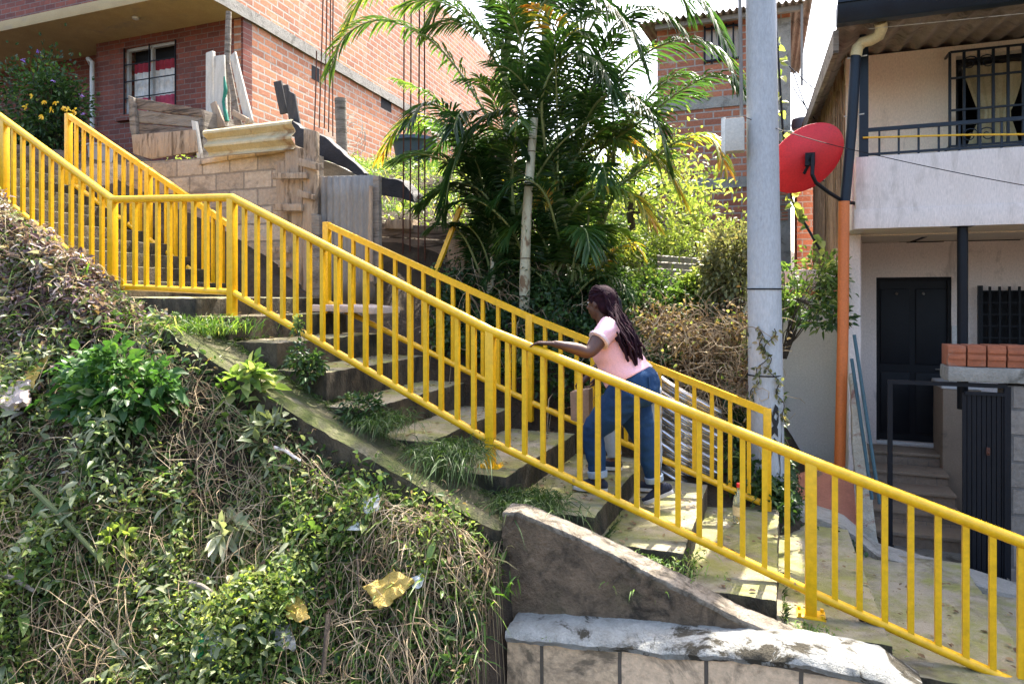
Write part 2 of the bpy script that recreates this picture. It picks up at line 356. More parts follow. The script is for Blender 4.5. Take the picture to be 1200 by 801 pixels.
LEAF_PALM = leafmat('palm_leaflet', [(0, (.010, .032, .011)), (.4, (.026, .065, .018)), (.7, (.055, .12, .028)), (.86, (.17, .24, .04)), (.94, (.55, .40, .05)), (1, (.50, .22, .04))], .5, .35, .5)
FLW_Y = leafmat('yellow_petal', [(0, (.7, .42, .03)), (1, (.8, .55, .06))], .3)
FLW_V = leafmat('violet_petal', [(0, (.16, .08, .42)), (1, (.34, .22, .62))], .3)

# ---------------------------------------------------------------- ground: one sheet
def interp(x, pts):
    if x <= pts[0][0]: return pts[0][1]
    for (a, za), (b, zb) in zip(pts, pts[1:]):
        if x <= b: return za+(zb-za)*(x-a)/(b-a)
    return pts[-1][1]
ZS = [(-30, 2.6), (-10, 2.2), (-9, 1.95), (-5.3, -.03), (-4.0, -.14), (-3.0, -.62), (-1.6, -1.2), (0, -1.72), (1.3, -2.05), (4, -2.6), (12, -3.2), (60, -4)]
def zs(x): return interp(x, ZS)
TX = [5.7, 6.3, 7.4, 9, 12, 16, 30]
HG = [(-30, [2.7, 2.7, 2.7, 2.8, 3, 3.4, 5]), (-14, [2.5, 2.5, 2.3, 2.4, 2.8, 3, 4.5]), (-9, [1.9, 1.95, 2.0, 2.2, 2.6, 3, 4]),
      (-6, [.5, .9, 1.5, 1.9, 2.4, 2.9, 4]), (-4.2, [-.25, -.1, .85, 1.6, 2.3, 2.8, 4]), (-2.5, [-.85, -.25, .25, 1.0, 1.7, 2.2, 3.5]),
      (-1.2, [-1.4, -.75, -.25, .05, .5, 1.2, 3]), (-.3, [-1.75, -1.35, -1.0, -.7, -.1, .8, 2.5]), (.4, [-1.98, -2.05, -2.05, -2.05, -1.7, 0, 2]),
      (1.6, [-2.35, -2.5, -2.5, -2.5, -2.5, -1, 1]), (4, [-2.8, -2.8, -2.6, -2.6, -2.6, -2, 1]), (60, [-4, -4, -4, -4, -3, -2, 0])]
def hback(x, t):
    return interp(x, [(xx, interp(t, list(zip(TX, row)))) for xx, row in HG])
def H(x, t):
    n = noise.fractal(Vector((x*.9, t*.9, 0)), .8, 2.1, 4)*.10
    if t > 5.7: return hback(x, t)+n*min(1, (t-5.7)/1.0)*1.3
    if t > 4.0: return zs(x)-.38
    if x > -1.42:                                     # gully floor in front of the lower wall
        return -3.0+n if t < 3.4 else zs(x)-1.3
    lift = .46*max(0, min(1, (-4.35-x)/.9))*max(0, 1-abs(t-3.9)/1.1)
    z = zs(x)-.22+lift-.2*max(0, 3.75-t)-.95*max(0, 3.72-t)
    z = max(z, -3.3)
    return z+n*min(1, (4.05-t)*2)*1.2
def nonuni(a, b, lo, hi, step, far):
    out = []; x = a
    while x < b: out.append(x); x += step if lo <= x < hi else (max(step, min(far, (lo-x)*.3)) if x < lo else max(step, min(far, (x-hi)*.3+step)))
    return out+[b]
xs = nonuni(-400, 400, -9, 3, .085, 60); ts = nonuni(-60, 900, 1.5, 9, .085, 60)
g = MB(); g.v = [Vector((x, t, CZ+H(x, t))) for t in ts for x in xs]; nx = len(xs)
g.f = [(j*nx+i, j*nx+i+1, (j+1)*nx+i+1, (j+1)*nx+i) for j in range(len(ts)-1) for i in range(nx-1)]
structure(g, 'ground', M_SOIL, origin=(0, 0, 0), ang=180)
def Hz(x, t): return CZ+H(x, t)

M_SIDE = pm('dark_concrete_side', (.15, .115, .07), (.075, .058, .036), 5, .95, 1., .014, stain=(.028, .024, .016), st=(.42, .58), sscale=4, moss=(.075, .085, .02), mossf=(.5, .68), stretch=(1, 1, .55))  # darker blotchy concrete for step and kerb faces that do not point up
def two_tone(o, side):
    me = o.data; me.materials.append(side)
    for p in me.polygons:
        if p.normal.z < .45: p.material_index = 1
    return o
# ---------------------------------------------------------------- the concrete stairway
st = thing('concrete_stairway', 'worn mossy concrete stairway climbing left between two yellow railings', 'stairs', (-1.8, 4.9, CZ-1.6))
# each tread runs from x0 to x1 (its riser) at height z
tread = []
edges = [-4.25, -3.90, -3.48, -3.03, -2.63, -2.20, -1.60, -1.01, -.50, .03, .56, 1.32, 2.3, 3.7]
heights = [-.17, -.36, -.56, -.79, -1.0, -1.18, -1.36, -1.53, -1.70, -1.86, -2.02, -2.18, -2.34]
# tread i occupies edges[i]..edges[i+1]
for i, z in enumerate(heights):
    x0, x1 = edges[i], edges[i+1]
    far = 5.66 if i < 6 else (5.75 if i < 8 else 6.05)
    near = 4.08+.05*rnd.uniform(-1, 1)+(.04 if i > 6 else 0)
    m = MB(); dx = .03*rnd.uniform(-1, 1)
    m.prism([(x0-.04, near, CZ+z), (x1+dx, near, CZ+z), (x1-dx*.6, far, CZ+z-.01), (x0-.04, far, CZ+z-.01)], (0, 0, -.46))
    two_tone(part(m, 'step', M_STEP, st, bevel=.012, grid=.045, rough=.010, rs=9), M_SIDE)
m = MB(); m.prism([(-5.32, 4.1, CZ-.02), (-4.22, 4.1, CZ-.03), (-4.22, 5.7, CZ-.03), (-5.32, 5.7, CZ-.02)], (0, 0, -.4))
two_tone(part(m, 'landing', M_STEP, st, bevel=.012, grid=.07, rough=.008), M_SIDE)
x, z = -5.30, -.02
for i in range(13):
    z += .143; m = MB(); x1 = x-.29
    m.prism([(x1-.06, 4.12, CZ+z), (x, 4.12, CZ+z), (x, 5.66, CZ+z-.005), (x1-.06, 5.66, CZ+z-.005)], (0, 0, -.45))
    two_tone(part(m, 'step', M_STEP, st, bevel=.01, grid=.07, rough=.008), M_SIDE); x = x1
m = MB(); m.prism([(-14, 4.12, CZ+z), (x, 4.12, CZ+z), (x, 5.7, CZ+z), (-14, 5.7, CZ+z)], (0, 0, -.3)); part(m, 'upper_landing', M_STEP, st, grid=.3, rough=.008)

# mossy drainage kerb alongside the stairs
gx = [-4.1+i*.1 for i in range(66)]
ke = thing('mossy_kerb', 'mossy sloping concrete kerb along the near side of the stairs', 'kerb', (-1.5, 3.9, CZ-1.5))
m = MB()
def kz(x): return zs(x)-.12-.17*max(0, min(1, (x+1.3)/1.3))
def ko(x): return .13 if x > -1.45 else 0
prof = lambda x: [(x, 4.13, CZ+kz(x)-.03), (x, 3.98, CZ+kz(x)-.05), (x, 3.86, CZ+kz(x)-.03), (x, 3.70+ko(x), CZ+kz(x)+.03*(ko(x) == 0)), (x, 3.63+ko(x), CZ+kz(x)+.0), (x, 3.64+ko(x), CZ+kz(x)-.22), (x, 4.13, CZ+kz(x)-.4)]
n7 = 7
for x in gx: m.v += [Vector(p) for p in prof(x)]
for i in range(len(gx)-1):
    for j in range(n7): m.f.append((i*n7+j, i*n7+(j+1) % n7, (i+1)*n7+(j+1) % n7, (i+1)*n7+j))
m.f += [tuple(range(n7)), tuple(range(len(m.v)-n7, len(m.v)))]
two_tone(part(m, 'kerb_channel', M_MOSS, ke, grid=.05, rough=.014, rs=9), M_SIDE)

# broken wall and flaking ledge of the lower retaining wall
rw = thing('retaining_wall', 'crumbling low retaining wall with flaking white ledge below the stairs', 'retaining wall', (-.3, 3.6, CZ-3.0))
m = MB(); top = [(588, 606), (606, 606), (640, 620), (680, 637), (710, 651), (760, 676), (810, 701), (860, 728), (913, 751), (960, 771), (1037, 806), (1100, 840)]
poly = [T(a, b-3, 3.66) for a, b in top]; poly += [V(p.x, p.y, CZ-2.3) for p in reversed(poly)]
m.prism(poly, (0, .17, 0)); part(m, 'broken_parapet', M_STEPR, rw, bevel=.012, grid=.028, rough=.020, rs=14)
m = MB(); caps = [T(a, b-4, 3.655) for a, b in top]
capp = [p+V(0, 0, .012) for p in caps]+[p-V(0, 0, .022) for p in reversed(caps)]
m.prism(capp, (0, .17, 0)); part(m, 'parapet_coping', pm('pale_coping', (.36, .31, .24), (.24, .20, .15), 8, .95, 1., .014, stain=(.08, .065, .045), st=(.46, .60), sscale=7), rw, bevel=.012, grid=.03, rough=.011, rs=12)
m = MB(); fl = [(592, 744), (650, 748), (720, 754), (800, 762), (880, 768), (952, 776), (1040, 796), (1090, 830)]
fr = [T(a, b-3, 3.46) for a, b in fl]; bk = [V(p.x, 3.70, p.z+.025) for p in fr]
def rs_(L_):
    o_ = []
    for a_, b_ in zip(L_, L_[1:]): o_ += [a_.lerp(b_, k/8) for k in range(8)]
    return o_+[L_[-1]]
fs_, bs_ = rs_(fr), rs_(bk)
for a_, b_ in zip(fs_, bs_): m.v += [a_+V(0, .012, -.06), a_+V(0, -.004, -.03), a_+V(0, .012, -.006), a_.lerp(b_, .25)+V(0, 0, .012), a_.lerp(b_, .6)+V(0, 0, .014), b_, b_-V(0, 0, .08)]
for i in range(len(fs_)-1):
    for j in range(7): m.f.append((i*7+j, i*7+(j+1) % 7, (i+1)*7+(j+1) % 7, (i+1)*7+j))
m.f += [tuple(range(7)), tuple(range(len(m.v)-7, len(m.v)))]
part(m, 'flaking_ledge', M_LIME, rw, grid=.03, rough=.016, rs=10)
m = MB(); fp = [p+V(0, .03, -.05) for p in fr]; m.prism(fp+[V(p.x, p.y, CZ-3.2) for p in reversed(fp)], (0, .2, 0))
part(m, 'block_face', M_BLOCKL, rw, grid=.06, rough=.008)
m = MB(); m.prism([V(-1.42, 3.47, CZ-1.93), V(-1.40, 3.47, CZ-3.2), V(-1.75, 3.30, CZ-3.2), V(-1.75, 3.30, CZ-1.98)], (.03, .12, 0))
part(m, 'end_block', M_PINKC, rw, bevel=.01, grid=.05, rough=.015)

# ---------------------------------------------------------------- yellow railings
TOPF = [(-8.9, 2.86), (-6.83, 1.66), (-5.41, .83), (-4.08, .78), (-1.82, -.25), (.20, -.97), (2.24, -1.64), (3.6, -2.08)]
def railing(label, t0, t1, top, posts, drop, ends, base_drop0, spacing, rt=.033, rb=.027, rect=False):
    tx = lambda x: t0+(t1-t0)*(x-top[0][0])/(top[-1][0]-top[0][0])
    o = thing('yellow_railing', label, 'railing', (posts[len(posts)//2], tx(posts[len(posts)//2]), CZ+interp(posts[len(posts)//2], top)-base_drop0), 'yellow tubular railings of the stairway')
    zt = lambda x: CZ+interp(x, top)
    m = MB()
    if rect: m.tube([(x, tx(x), CZ+z) for x, z in top], .027, 4, True, True, up=(0, 0, 1))
    else: m.tube([(x, tx(x), CZ+z) for x, z in top], rt, 14, True)
    part(m, 'top_rail', M_YEL, o)
    m = MB(); m.tube([(x, tx(x), CZ+z-drop) for x, z in top], rb, 12, True); part(m, 'bottom_rail', M_YEL, o)
    for x in posts:
        base_drop = base_drop0
        for i_, h_ in enumerate(heights):
            if edges[i_] <= x < edges[i_+1] and tx(x) < 5.6: base_drop = interp(x, top)-h_
        m = MB(); r = .031
        m.box((x-r, tx(x)-r, zt(x)-base_drop-.03), (x+r, tx(x)+r, zt(x)+(.0 if not rect else .026)))
        p = part(m, 'post', M_YEL, o, bevel=.005)
        if not rect and -2 < x < .4:
            m = MB(); zb = zt(x)-base_drop
            m.box((x-.078, tx(x)-.06, zb-.01), (x+.078, tx(x)+.06, zb+.004)); part(m, 'base_plate', M_YEL, p, bevel=.002)
            for sx in (-.062, .062):
                for sy in (-.048, .048): m = MB(); m.tube([(x+sx, tx(x)+sy, zb), (x+sx, tx(x)+sy, zb+.022)], .011, 6); part(m, 'bolt', M_YEL, p)
    for a, b in zip(posts, posts[1:]):
        n = max(1, round(abs(b-a)/spacing))
        for i in range(1, n):
            x = a+(b-a)*i/n+rnd.uniform(-.003, .003); m = MB(); r = .0155
            m.box((x-r, tx(x)-r, zt(x)-drop), (x+r, tx(x)+r, zt(x)-.01)); part(m, 'baluster', M_YEL, o)
    return o
railing('long yellow tubular railing on the near side, with a hand resting on it', 4.33, 4.33, TOPF,
        [-8.9, -6.83, -5.41, -4.08, -1.82, .20, 2.24, 3.6], .76, 0, .93, .127)
railing('yellow railing on the far side of the lower flight, behind the two climbers', 5.5, 5.78, [(-4.02, .67), (-2.0, -.20), (-.05, -.93)],
        [-4.02, -2.0, -.05], .74, 0, .88, .14, rect=True)
railing('shorter yellow railing on the far side of the upper flight, left of the block wall', 5.6, 5.6, [(-7.71, 2.09), (-5.27, .70)],
        [-7.71, -6.45, -5.27], .76, 0, .98, .127, rect=True)

# ---------------------------------------------------------------- utility pole and what hangs on it
pole = thing('utility_pole', 'tall pale concrete utility pole with black spray marks near its foot', 'utility pole', T(899, 612, 6.3))
pb = T(899, 620, 6.3); m = MB(); pts = [pb+V(-.005*i, 0, i*.45) for i in range(17)]
m.tube(pts, [.150-.0025*i for i in range(17)], 28); part(m, 'shaft', M_POLE, pole)
m = MB()
for zz in (2.07, 1.33): m.tube([pb+V(-.02, 0, zz), pb+V(-.02, 0, zz+.012)], .147, 28, False)
part(m, 'steel_band', M_BLACK, pole)
# sprayed strokes following the curved surface
for pth in ([(-2.05, .62), (-1.85, .74), (-1.62, .70), (-1.45, .52), (-1.55, .40)], [(-1.9, .95), (-1.75, 1.02), (-1.5, .98)], [(-2.2, .35), (-1.9, .30), (-1.6, .42)], [(-2.05, 1.0), (-1.9, .92), (-1.7, .88), (-1.5, .95)], [(-2.1, .80), (-1.8, .85), (-1.55, .80)], [(-1.45, .62), (-1.3, .80), (-1.35, 1.0)]):
    m = MB(); dens = []; pth = [(a_+.72, z_+.05) for a_, z_ in pth]
    for (a0, z0), (a1, z1) in zip(pth, pth[1:]):
        for k in range(6): dens.append((a0+(a1-a0)*k/6, z0+(z1-z0)*k/6))
    for (a0, z0), (a1, z1) in zip(dens, dens[1:]):
        r = .156-.0025*z0/.45; hw = .036
        q = [pb+V(r*cos(a)-.011*z/1., r*sin(a), z) for a, z in ((a0, z0-hw), (a1, z1-hw), (a1, z1+hw), (a0, z0+hw))]
        m.add(q, [(0, 1, 2, 3)])
    part(m, 'spray_mark', M_GRAF, pole)
mbx = thing('meter_box', 'small pale electric meter box clamped to the left of the utility pole', 'meter box', T(858, 182, 6.2))
m = MB(); m.box(T(850, 181, 6.25), T(872, 137, 6.12)); part(m, 'case', pm('grey_box', (.50, .48, .42), (.42, .40, .35), 5, .6, .1), mbx, bevel=.008)
m = MB(); a = T(843, 178, 6.16); m.prism([T(845, 176, 6.12), T(850, 181, 6.12), T(850, 137, 6.12), T(845, 139, 6.12)], (0, .1, 0)); part(m, 'cover', pm('white_box', (.72, .69, .60), None, 5, .5, .1), mbx, bevel=.004)
m = MB(); m.tube([T(869, 137, 6.2), T(868, 60, 6.2), T(866, -60, 6.2)], .016, 8); part(m, 'conduit', M_ZINC, mbx)

def cable(name, label, pts, r, mat=M_BLACK, sag=.0, cat='cable', group=None):
    m = MB(); out = []
    for a, b in zip(pts, pts[1:]):
        for k in range(12): u = k/12; out.append(a.lerp(b, u)-V(0, 0, sag*4*u*(1-u)))
    out.append(pts[-1]); m.tube(out, r, 5); return solo(m, name, mat, label, cat, group)
cable('overhead_cable', 'thin dark cable sagging from the pole past the red dish to the right edge', [T(874, 138, 6.2), T(1010, 178, 6.3), T(1290, 232, 6.1)], .0035, sag=.02)
cable('thin_white_wire', 'thin pale wire strung in front of the house below its gutter', [T(1018, 34, 6.5), T(1240, 12, 6.5)], .003, M_WOODP)
cable('hanging_cable', 'black cable hanging down behind the pole with a few small leaves on it', [T(904, -60, 6.9), T(911, 50, 6.9), T(917, 150, 6.9), T(928, 235, 6.9), T(965, 300, 6.9)], .012)
nv = 60; q = nprs.rand(nv); P = []
for u in q:
    s = u*3; i = min(2, int(s)); a, b = [T(911, 50, 6.9), T(917, 150, 6.9), T(928, 235, 6.9), T(965, 300, 6.9)][i:i+2]; P.append(a.lerp(b, s-i)+V(*(nprs.normal(size=3)*.02)))
o = link(leaf_me('climbing_vine', np.array(P), rdir(nv), rdir(nv, 1), .09, .07, nprs.rand(nv), LEAF_Y, off=Vector(P[0])), 'climbing_vine', off=P[0])
o['label'] = 'sparse lime leaved vine climbing the cable beside the red dish'; o['category'] = 'vine'
for lab, a, b in (('grey roof wire crossing the sky left of the house roof', (925, 78), (962, 110)), ('second roof wire crossing the sky behind the dish', (928, 100), (955, 140)), ('low roof wire rising from the far tank', (930, 86), (948, 134))):
    cable('roof_wire', lab, [T(a[0], a[1], 12), T(b[0], b[1], 12)], .01, sag=.02)

# ---------------------------------------------------------------- house on the right
XC = .69
def polyT(pts, t): return [T(a, b, t) for a, b in pts]
ho = thing('plastered_house', 'two storey cream plastered house with barred balcony and black door', 'house', T(1080, 520, 8.2))
m = MB(); z0, z1 = T(1005, 268, 6.9).z, T(1005, 184, 6.9).z
m.box((XC, 6.9, z0), (5.2, 7.02, z1)); part(m, 'balcony_parapet', M_LILAC, ho, bevel=.012, grid=.25, rough=.004)
m = MB(); m.box((XC-.012, 6.885, z0-.004), (5.2, 6.898, z0+.17)); part(m, 'parapet_band', M_LILAC, ho, bevel=.004, grid=.12, rough=.004)
m = MB(); m.box((XC-.02, 7.02, z0), (XC+.1, 7.8, z1-.01)); part(m, 'parapet_return', M_LILAC, ho, bevel=.01)
m = MB(); m.box((XC+.004, 7.015, z0+.012), (5.2, 9.2, z0+.10)); part(m, 'balcony_slab', M_CREAM, ho, bevel=.012, grid=.3, rough=.006)
# upper wall with a window opening
zt = T(986, 26, 6.42).z+.11*1.35-.03; wx0, wx1 = T(1120, 100, 7.8).x, T(1246, 100, 7.8).x; wz0, wz1 = T(1120, 176, 7.8).z, T(1120, 66, 7.8).z
m = MB(); m.box((XC, 7.8, z0), (wx0, 7.95, zt)); m.box((wx1, 7.8, z0), (5.2, 7.95, zt)); m.box((wx0, 7.8, z0), (wx1, 7.95, wz0)); m.box((wx0, 7.8, wz1), (wx1, 7.95, zt))
part(m, 'upper_wall', M_CREAM, ho, grid=.3, rough=.004)
win = part(MB().box((wx0+.01, 7.93, wz0), (wx1-.01, 7.97, wz0+.04)).box((wx0+.01, 7.93, wz1-.04), (wx1-.01, 7.97, wz1)).box((wx0+.005, 7.93, wz0), (wx0+.05, 7.97, wz1)).box((wx0+.72, 7.93, wz0), (wx0+.76, 7.97, wz1)), 'window', M_BLACK, ho)
m = MB()
for i in range(12):          # tied curtain
    u0, u1 = i/12, (i+1)/12
    def cx(u, v): 
        wd = .11+.22*abs(v-.38)**.7; return wx0+.36+(u-.5)*2*wd+.02*sin(v*3)
    for k in range(12):
        v0, v1 = k/12, (k+1)/12; zz = lambda v: wz0+.05+(wz1-wz0-.1)*v
        f = lambda u, v: V(cx(u, v), 8.02+.02*sin(u*22), zz(v))
        m.add([f(u0, v0), f(u1, v0), f(u1, v1), f(u0, v1)], [(0, 1, 2, 3)])
part(m, 'curtain', M_CURT, win)
m = MB(); m.prism([V(wx0+.78, 8.03, wz0+.05), V(wx1-.05, 8.03, wz0+.05), V(wx1-.05, 8.03, wz0+.72), V(wx0+.80, 8.03, wz0+.68)], (0, .03, 0)); part(m, 'cloth', M_BLUE, win)
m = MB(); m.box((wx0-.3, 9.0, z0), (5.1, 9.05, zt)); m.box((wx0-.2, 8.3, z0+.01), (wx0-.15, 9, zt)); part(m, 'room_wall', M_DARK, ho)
# window grille standing proud of the wall
gt = 7.62; gx0, gx1 = T(1113, 60, gt).x, T(1235, 60, gt).x; gz0, gz1 = T(1113, 172, gt).z, T(1113, 62, gt).z
m = MB()
for i in range(8):
    xx = gx0+(gx1-gx0)*i/7; m.bar((xx, gt, gz0), (xx, gt, gz1), .011)
for u in (0, .38, .72, 1): zz = gz0+(gz1-gz0)*u; m.bar((gx0, gt-.012, zz), (gx1, gt-.012, zz), .009)
for zz in (gz0, gz1):
    for xx in (gx0, gx1): m.bar((xx, gt, zz), (xx, 7.8, zz), .009)
def scroll(c, r, fl=1):
    return [c+V(fl*(r*(1-k/22))*cos(k*.5), 0, (r*(1-k/22))*sin(k*.5)) for k in range(18)]
for cx_, cz_ in ((.16, .86), (.30, .86), (.16, .10), (.30, .10)): m.tube(scroll(V(gx0+cx_, gt-.02, gz0+(gz1-gz0)*cz_), .075, 1 if cx_ < .2 else -1), .006, 5)
part(m, 'window_grille', M_NAVY, ho)
# balcony railing
bt = 6.96; bx0, bx1 = T(1008, 150, bt).x, 5.1; bz0, bz1 = T(1012, 184, bt).z+.0, T(1012, 153, bt).z
m = MB(); m.bar((bx0, bt, bz1), (bx1, bt, bz1), .016); m.bar((bx0, bt, bz0+.02), (bx1, bt, bz0+.02), .010)
i = 0; xx = bx0
while xx < bx1: m.bar((xx, bt, bz0), (xx, bt, bz1), .008); xx += .155
br = part(m, 'balcony_railing', M_NAVY, ho)
m = MB(); m.tube([V(bx0+.02, bt-.03, bz0+.17), V(bx0+.8, bt-.03, bz0+.13), V(bx0+1.35, bt-.03, bz0+.09)], .009, 6); solo(m, 'yellow_hose', M_YEL, 'yellow hose tied along the black balcony railing', 'hose')
m = MB(); pr = T(1012, 190, 6.98); m.bar((pr.x, 6.98, bz0-.05), (pr.x, 6.98, T(1012, 42, 6.98).z), .036); part(m, 'balcony_post', M_NAVY, ho)
# pilaster, return wall, ground floor wall, door
gzb = CZ-2.6
m = MB(); m.box((XC, 7.55, gzb), (XC+.115, 9.0, z0+.008)); part(m, 'corner_wall', M_PINKW, ho, bevel=.02, grid=.12, rough=.012)
dx0, dx1 = T(1027, 400, 9.0).x, T(1115, 400, 9.0).x; dz0, dz1 = T(1027, 515, 9.0).z, T(1027, 325, 9.0).z
kx0, kx1 = T(1150, 370, 9.0).x, T(1232, 370, 9.0).x; kz0, kz1 = T(1150, 408, 9.0).z, T(1150, 341, 9.0).z
m = MB(); m.box((XC, 9.0, gzb), (dx0, 9.15, z0+.008)); m.box((dx0, 9.0, dz1), (dx1, 9.15, z0+.008)); m.box((dx1, 9.0, gzb), (kx0, 9.15, z0+.008))
m.box((kx0, 9.0, gzb), (kx1, 9.15, kz0)); m.box((kx0, 9.0, kz1), (kx1, 9.15, z0+.008)); m.box((kx1, 9.0, gzb), (5.2, 9.15, z0+.008)); m.box((dx0, 9.0, gzb), (dx1, 9.15, dz0))
part(m, 'ground_wall', M_PINKW, ho, grid=.3, rough=.004)
m = MB(); m.box((dx0, 8.985, dz0-.04), (dx1+.12, 9.02, dz0)); m.box((dx1, 8.975, dz0-.5), (dx1+.07, 9.0, dz1-.55)); part(m, 'door_trim', M_WHITEW, ho, bevel=.004)
dr = part(MB().box((dx0, 9.05, dz0), (dx1, 9.09, dz1)), 'door', M_BLACK, ho)
m = MB()
for a, b, c, d in ((.06, .05, .46, .42), (.54, .05, .94, .42), (.06, .47, .46, .93), (.54, .47, .94, .93)):
    X0, X1 = dx0+(dx1-dx0)*a, dx0+(dx1-dx0)*c; Z0, Z1 = dz0+(dz1-dz0)*b, dz0+(dz1-dz0)*d; m.box((X0, 9.03, Z0), (X1, 9.05, Z1))
part(m, 'door_panel', M_BLACK, dr, bevel=.012)
for u in (.28, .64):
    m = MB(); m.ball(V(dx0+(dx1-dx0)*u, 9.02, dz1-.19), .017); part(m, 'door_stud', M_ZINC, dr)
m = MB(); m.tube([V(dx1-.09, 9.02, dz0+.85), V(dx1-.09, 8.99, dz0+.85), V(dx1-.16, 8.99, dz0+.85)], .008, 6); part(m, 'handle', M_ZINC, dr)
fr_ = MB().box((dx0-.0, 9.01, dz0), (dx0+.035, 9.06, dz1)).box((dx1-.035, 9.01, dz0), (dx1, 9.06, dz1)).box((dx0, 9.01, dz1-.035), (dx1, 9.06, dz1)); part(fr_, 'door_frame', M_DARK, dr)
cz1 = z0+.008; cxx = T(1129, 300, 6.95).x; m = MB(); m.tube([V(cxx, 6.98, CZ-1.0), V(cxx, 6.98, cz1)], .042, 16); m.box((cxx-.08, 6.90, cz1-.012), (cxx+.08, 7.06, cz1)); part(m, 'balcony_column', M_BLACK, ho)
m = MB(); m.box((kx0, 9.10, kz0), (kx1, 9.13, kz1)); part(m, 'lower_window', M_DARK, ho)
m = MB()
for i in range(9): xx = kx0-.04+(kx1-kx0+.08)*i/8; m.bar((xx, 8.88, kz0-.05), (xx, 8.88, kz1+.05), .011)
for i in range(6): zz = kz0+(kz1-kz0)*i/5; m.bar((kx0-.04, 8.86, zz), (kx1+.04, 8.86, zz), .007)
m.bar((kx0-.04, 8.88, kz0-.06), (kx0-.04, 8.88, kz1+.06), .022); part(m, 'lower_grille', M_BLACK, ho)
# mono pitch roof of fibre cement, navy gutter
ra, rb_ = T(986, 26, 6.42), V(5.3, 6.42, T(986, 26, 6.42).z); rise = .11
m = MB(); bz = ra.z+rise*7.6
m.corr((ra.x-.02, 6.45, ra.z), (5.3, 6.45, ra.z), (5.3, 14.0, bz), (ra.x-.06, 14.0, bz), 28, .022, .008, nrm=(0, -.1, 1)); part(m, 'roof_sheet', M_ASB, ho, ang=180)
m = MB(); m.prism([V(ra.x-.05, 6.6, ra.z-.20), V(ra.x-.05, 14, bz-.20), V(ra.x-.05, 14, bz+.0), V(ra.x-.05, 6.6, ra.z+.0)], (.045, 0, 0)); part(m, 'verge_board', M_WOODG, ho)
m = MB(); gzz = ra.z+.06
m.prism([V(ra.x-.04, 6.28, gzz+.07), V(ra.x-.04, 6.30, gzz-.02), V(ra.x-.04, 6.36, gzz-.09), V(ra.x-.04, 6.46, gzz-.09), V(ra.x-.04, 6.47, gzz+.07)], (5.4-ra.x, 0, 0)); part(m, 'gutter', M_NAVY, ho, bevel=.006)
m = MB(); m.box((ra.x-.04, 6.265, gzz+.05), (5.36, 6.285, gzz+.085)); part(m, 'gutter_lip', M_NAVY, ho)
# cane side wall
m = MB(); lowz = T(975, 300, 8.4).z
m.box((XC+.02, 7.8, CZ-.05), (XC+.06, 13.9, ra.z+.05)); part(m, 'side_wall', pm('stained_side', (.30, .24, .18), (.2, .15, .11), 3, .9, .4), ho)
m = MB(); cr = random.Random(3)
for i in range(330):
    y = cr.uniform(7.82, 13.9); z = cr.uniform(.1, 2.6); L = cr.uniform(.7, 1.4); an = cr.choice((.16, -.13))+cr.uniform(-.05, .05)
    p = V(XC+cr.uniform(-.01, .015), y, CZ+z); q = p+V(0, L*sin(an), L*cos(an))
    if q.z > ra.z+.1*(y-6.5): q.z = ra.z+.1*(y-6.5)
    m.tube([p, p.lerp(q, .5)+V(-.006, 0, 0), q], .0085, 5)
part(m, 'cane_lath', M_MAT, ho)
m = MB(); m.prism([V(XC+.08, 7.95, gzb), V(XC+.08, 14, gzb), V(XC+.08, 14, bz-.1), V(XC+.08, 7.95, ra.z+.05)], (.08, 0, 0)); m.box((XC, 14, gzb), (5.2, 14.15, bz)); m.box((5.15, 6.95, gzb), (5.3, 14.1, ra.z)); part(m, 'rear_wall', M_PINKW, ho)
# downpipes
dpn = thing('downpipe', 'downpipe with cream elbow, black middle and orange lower pipe at the house corner', 'drain pipe', T(986, 538, 6.72))
e = [T(1032, 27, 6.52), T(1033, 34, 6.55), T(1030, 42, 6.6), T(1021, 47, 6.65), T(1011, 50, 6.7), T(1005, 56, 6.7), T(1003, 66, 6.7)]
m = MB(); m.tube(e, .048, 14); part(m, 'elbow', M_PVC, dpn)
m = MB(); m.tube([T(1003, 64, 6.7), T(998, 150, 6.7), T(990, 238, 6.7)], .043, 14); part(m, 'upper_pipe', M_NAVY, dpn)
m = MB(); m.tube([T(989, 236, 6.68), T(988, 380, 6.68), T(984, 545, 6.68)], .046, 14); part(m, 'lower_pipe', M_ORANGE, dpn)
m = MB()
for yy in (68, 136): p = T(1001.5-(yy-64)*.05, yy, 6.7); m.tube([p-V(.06, 0, 0), p+V(.10, .0, .01)], .006, 5); 
part(m, 'wire_tie', M_WOODP, dpn)
# satellite dish
dc = T(947, 186, 6.55); di = thing('satellite_dish', 'red satellite dish on a bent black arm at the house corner', 'satellite dish', dc+V(0, 0, -.3))
nrm = V(-.25, .90, .22).normalized(); ax = nrm.cross(V(0, 0, 1)).normalized(); up_ = ax.cross(nrm); Rm = Matrix((ax, up_, nrm)).transposed(); Rm = Rm @ Matrix.Rotation(R(42), 3, 'Z')
m = MB(); nr, na = 10, 48
for side in (0, 1):
    for i in range(nr+1):
        for j in range(na):
            rr = i/nr; a = 2*pi*j/na; m.v.append(dc+Rm @ V(.36*rr*cos(a), .255*rr*sin(a), .075*rr*rr-.0*side)+nrm*(-.01*side))
K = (nr+1)*na
for i in range(nr):
    for j in range(na):
        q = i*na+j; r_ = i*na+(j+1) % na; m.f += [(q, r_, r_+na, q+na), (K+q, K+q+na, K+r_+na, K+r_)]
for j in range(na): m.f.append((nr*na+j, nr*na+(j+1) % na, K+nr*na+(j+1) % na, K+nr*na+j))
part(m, 'reflector', M_RED, di)
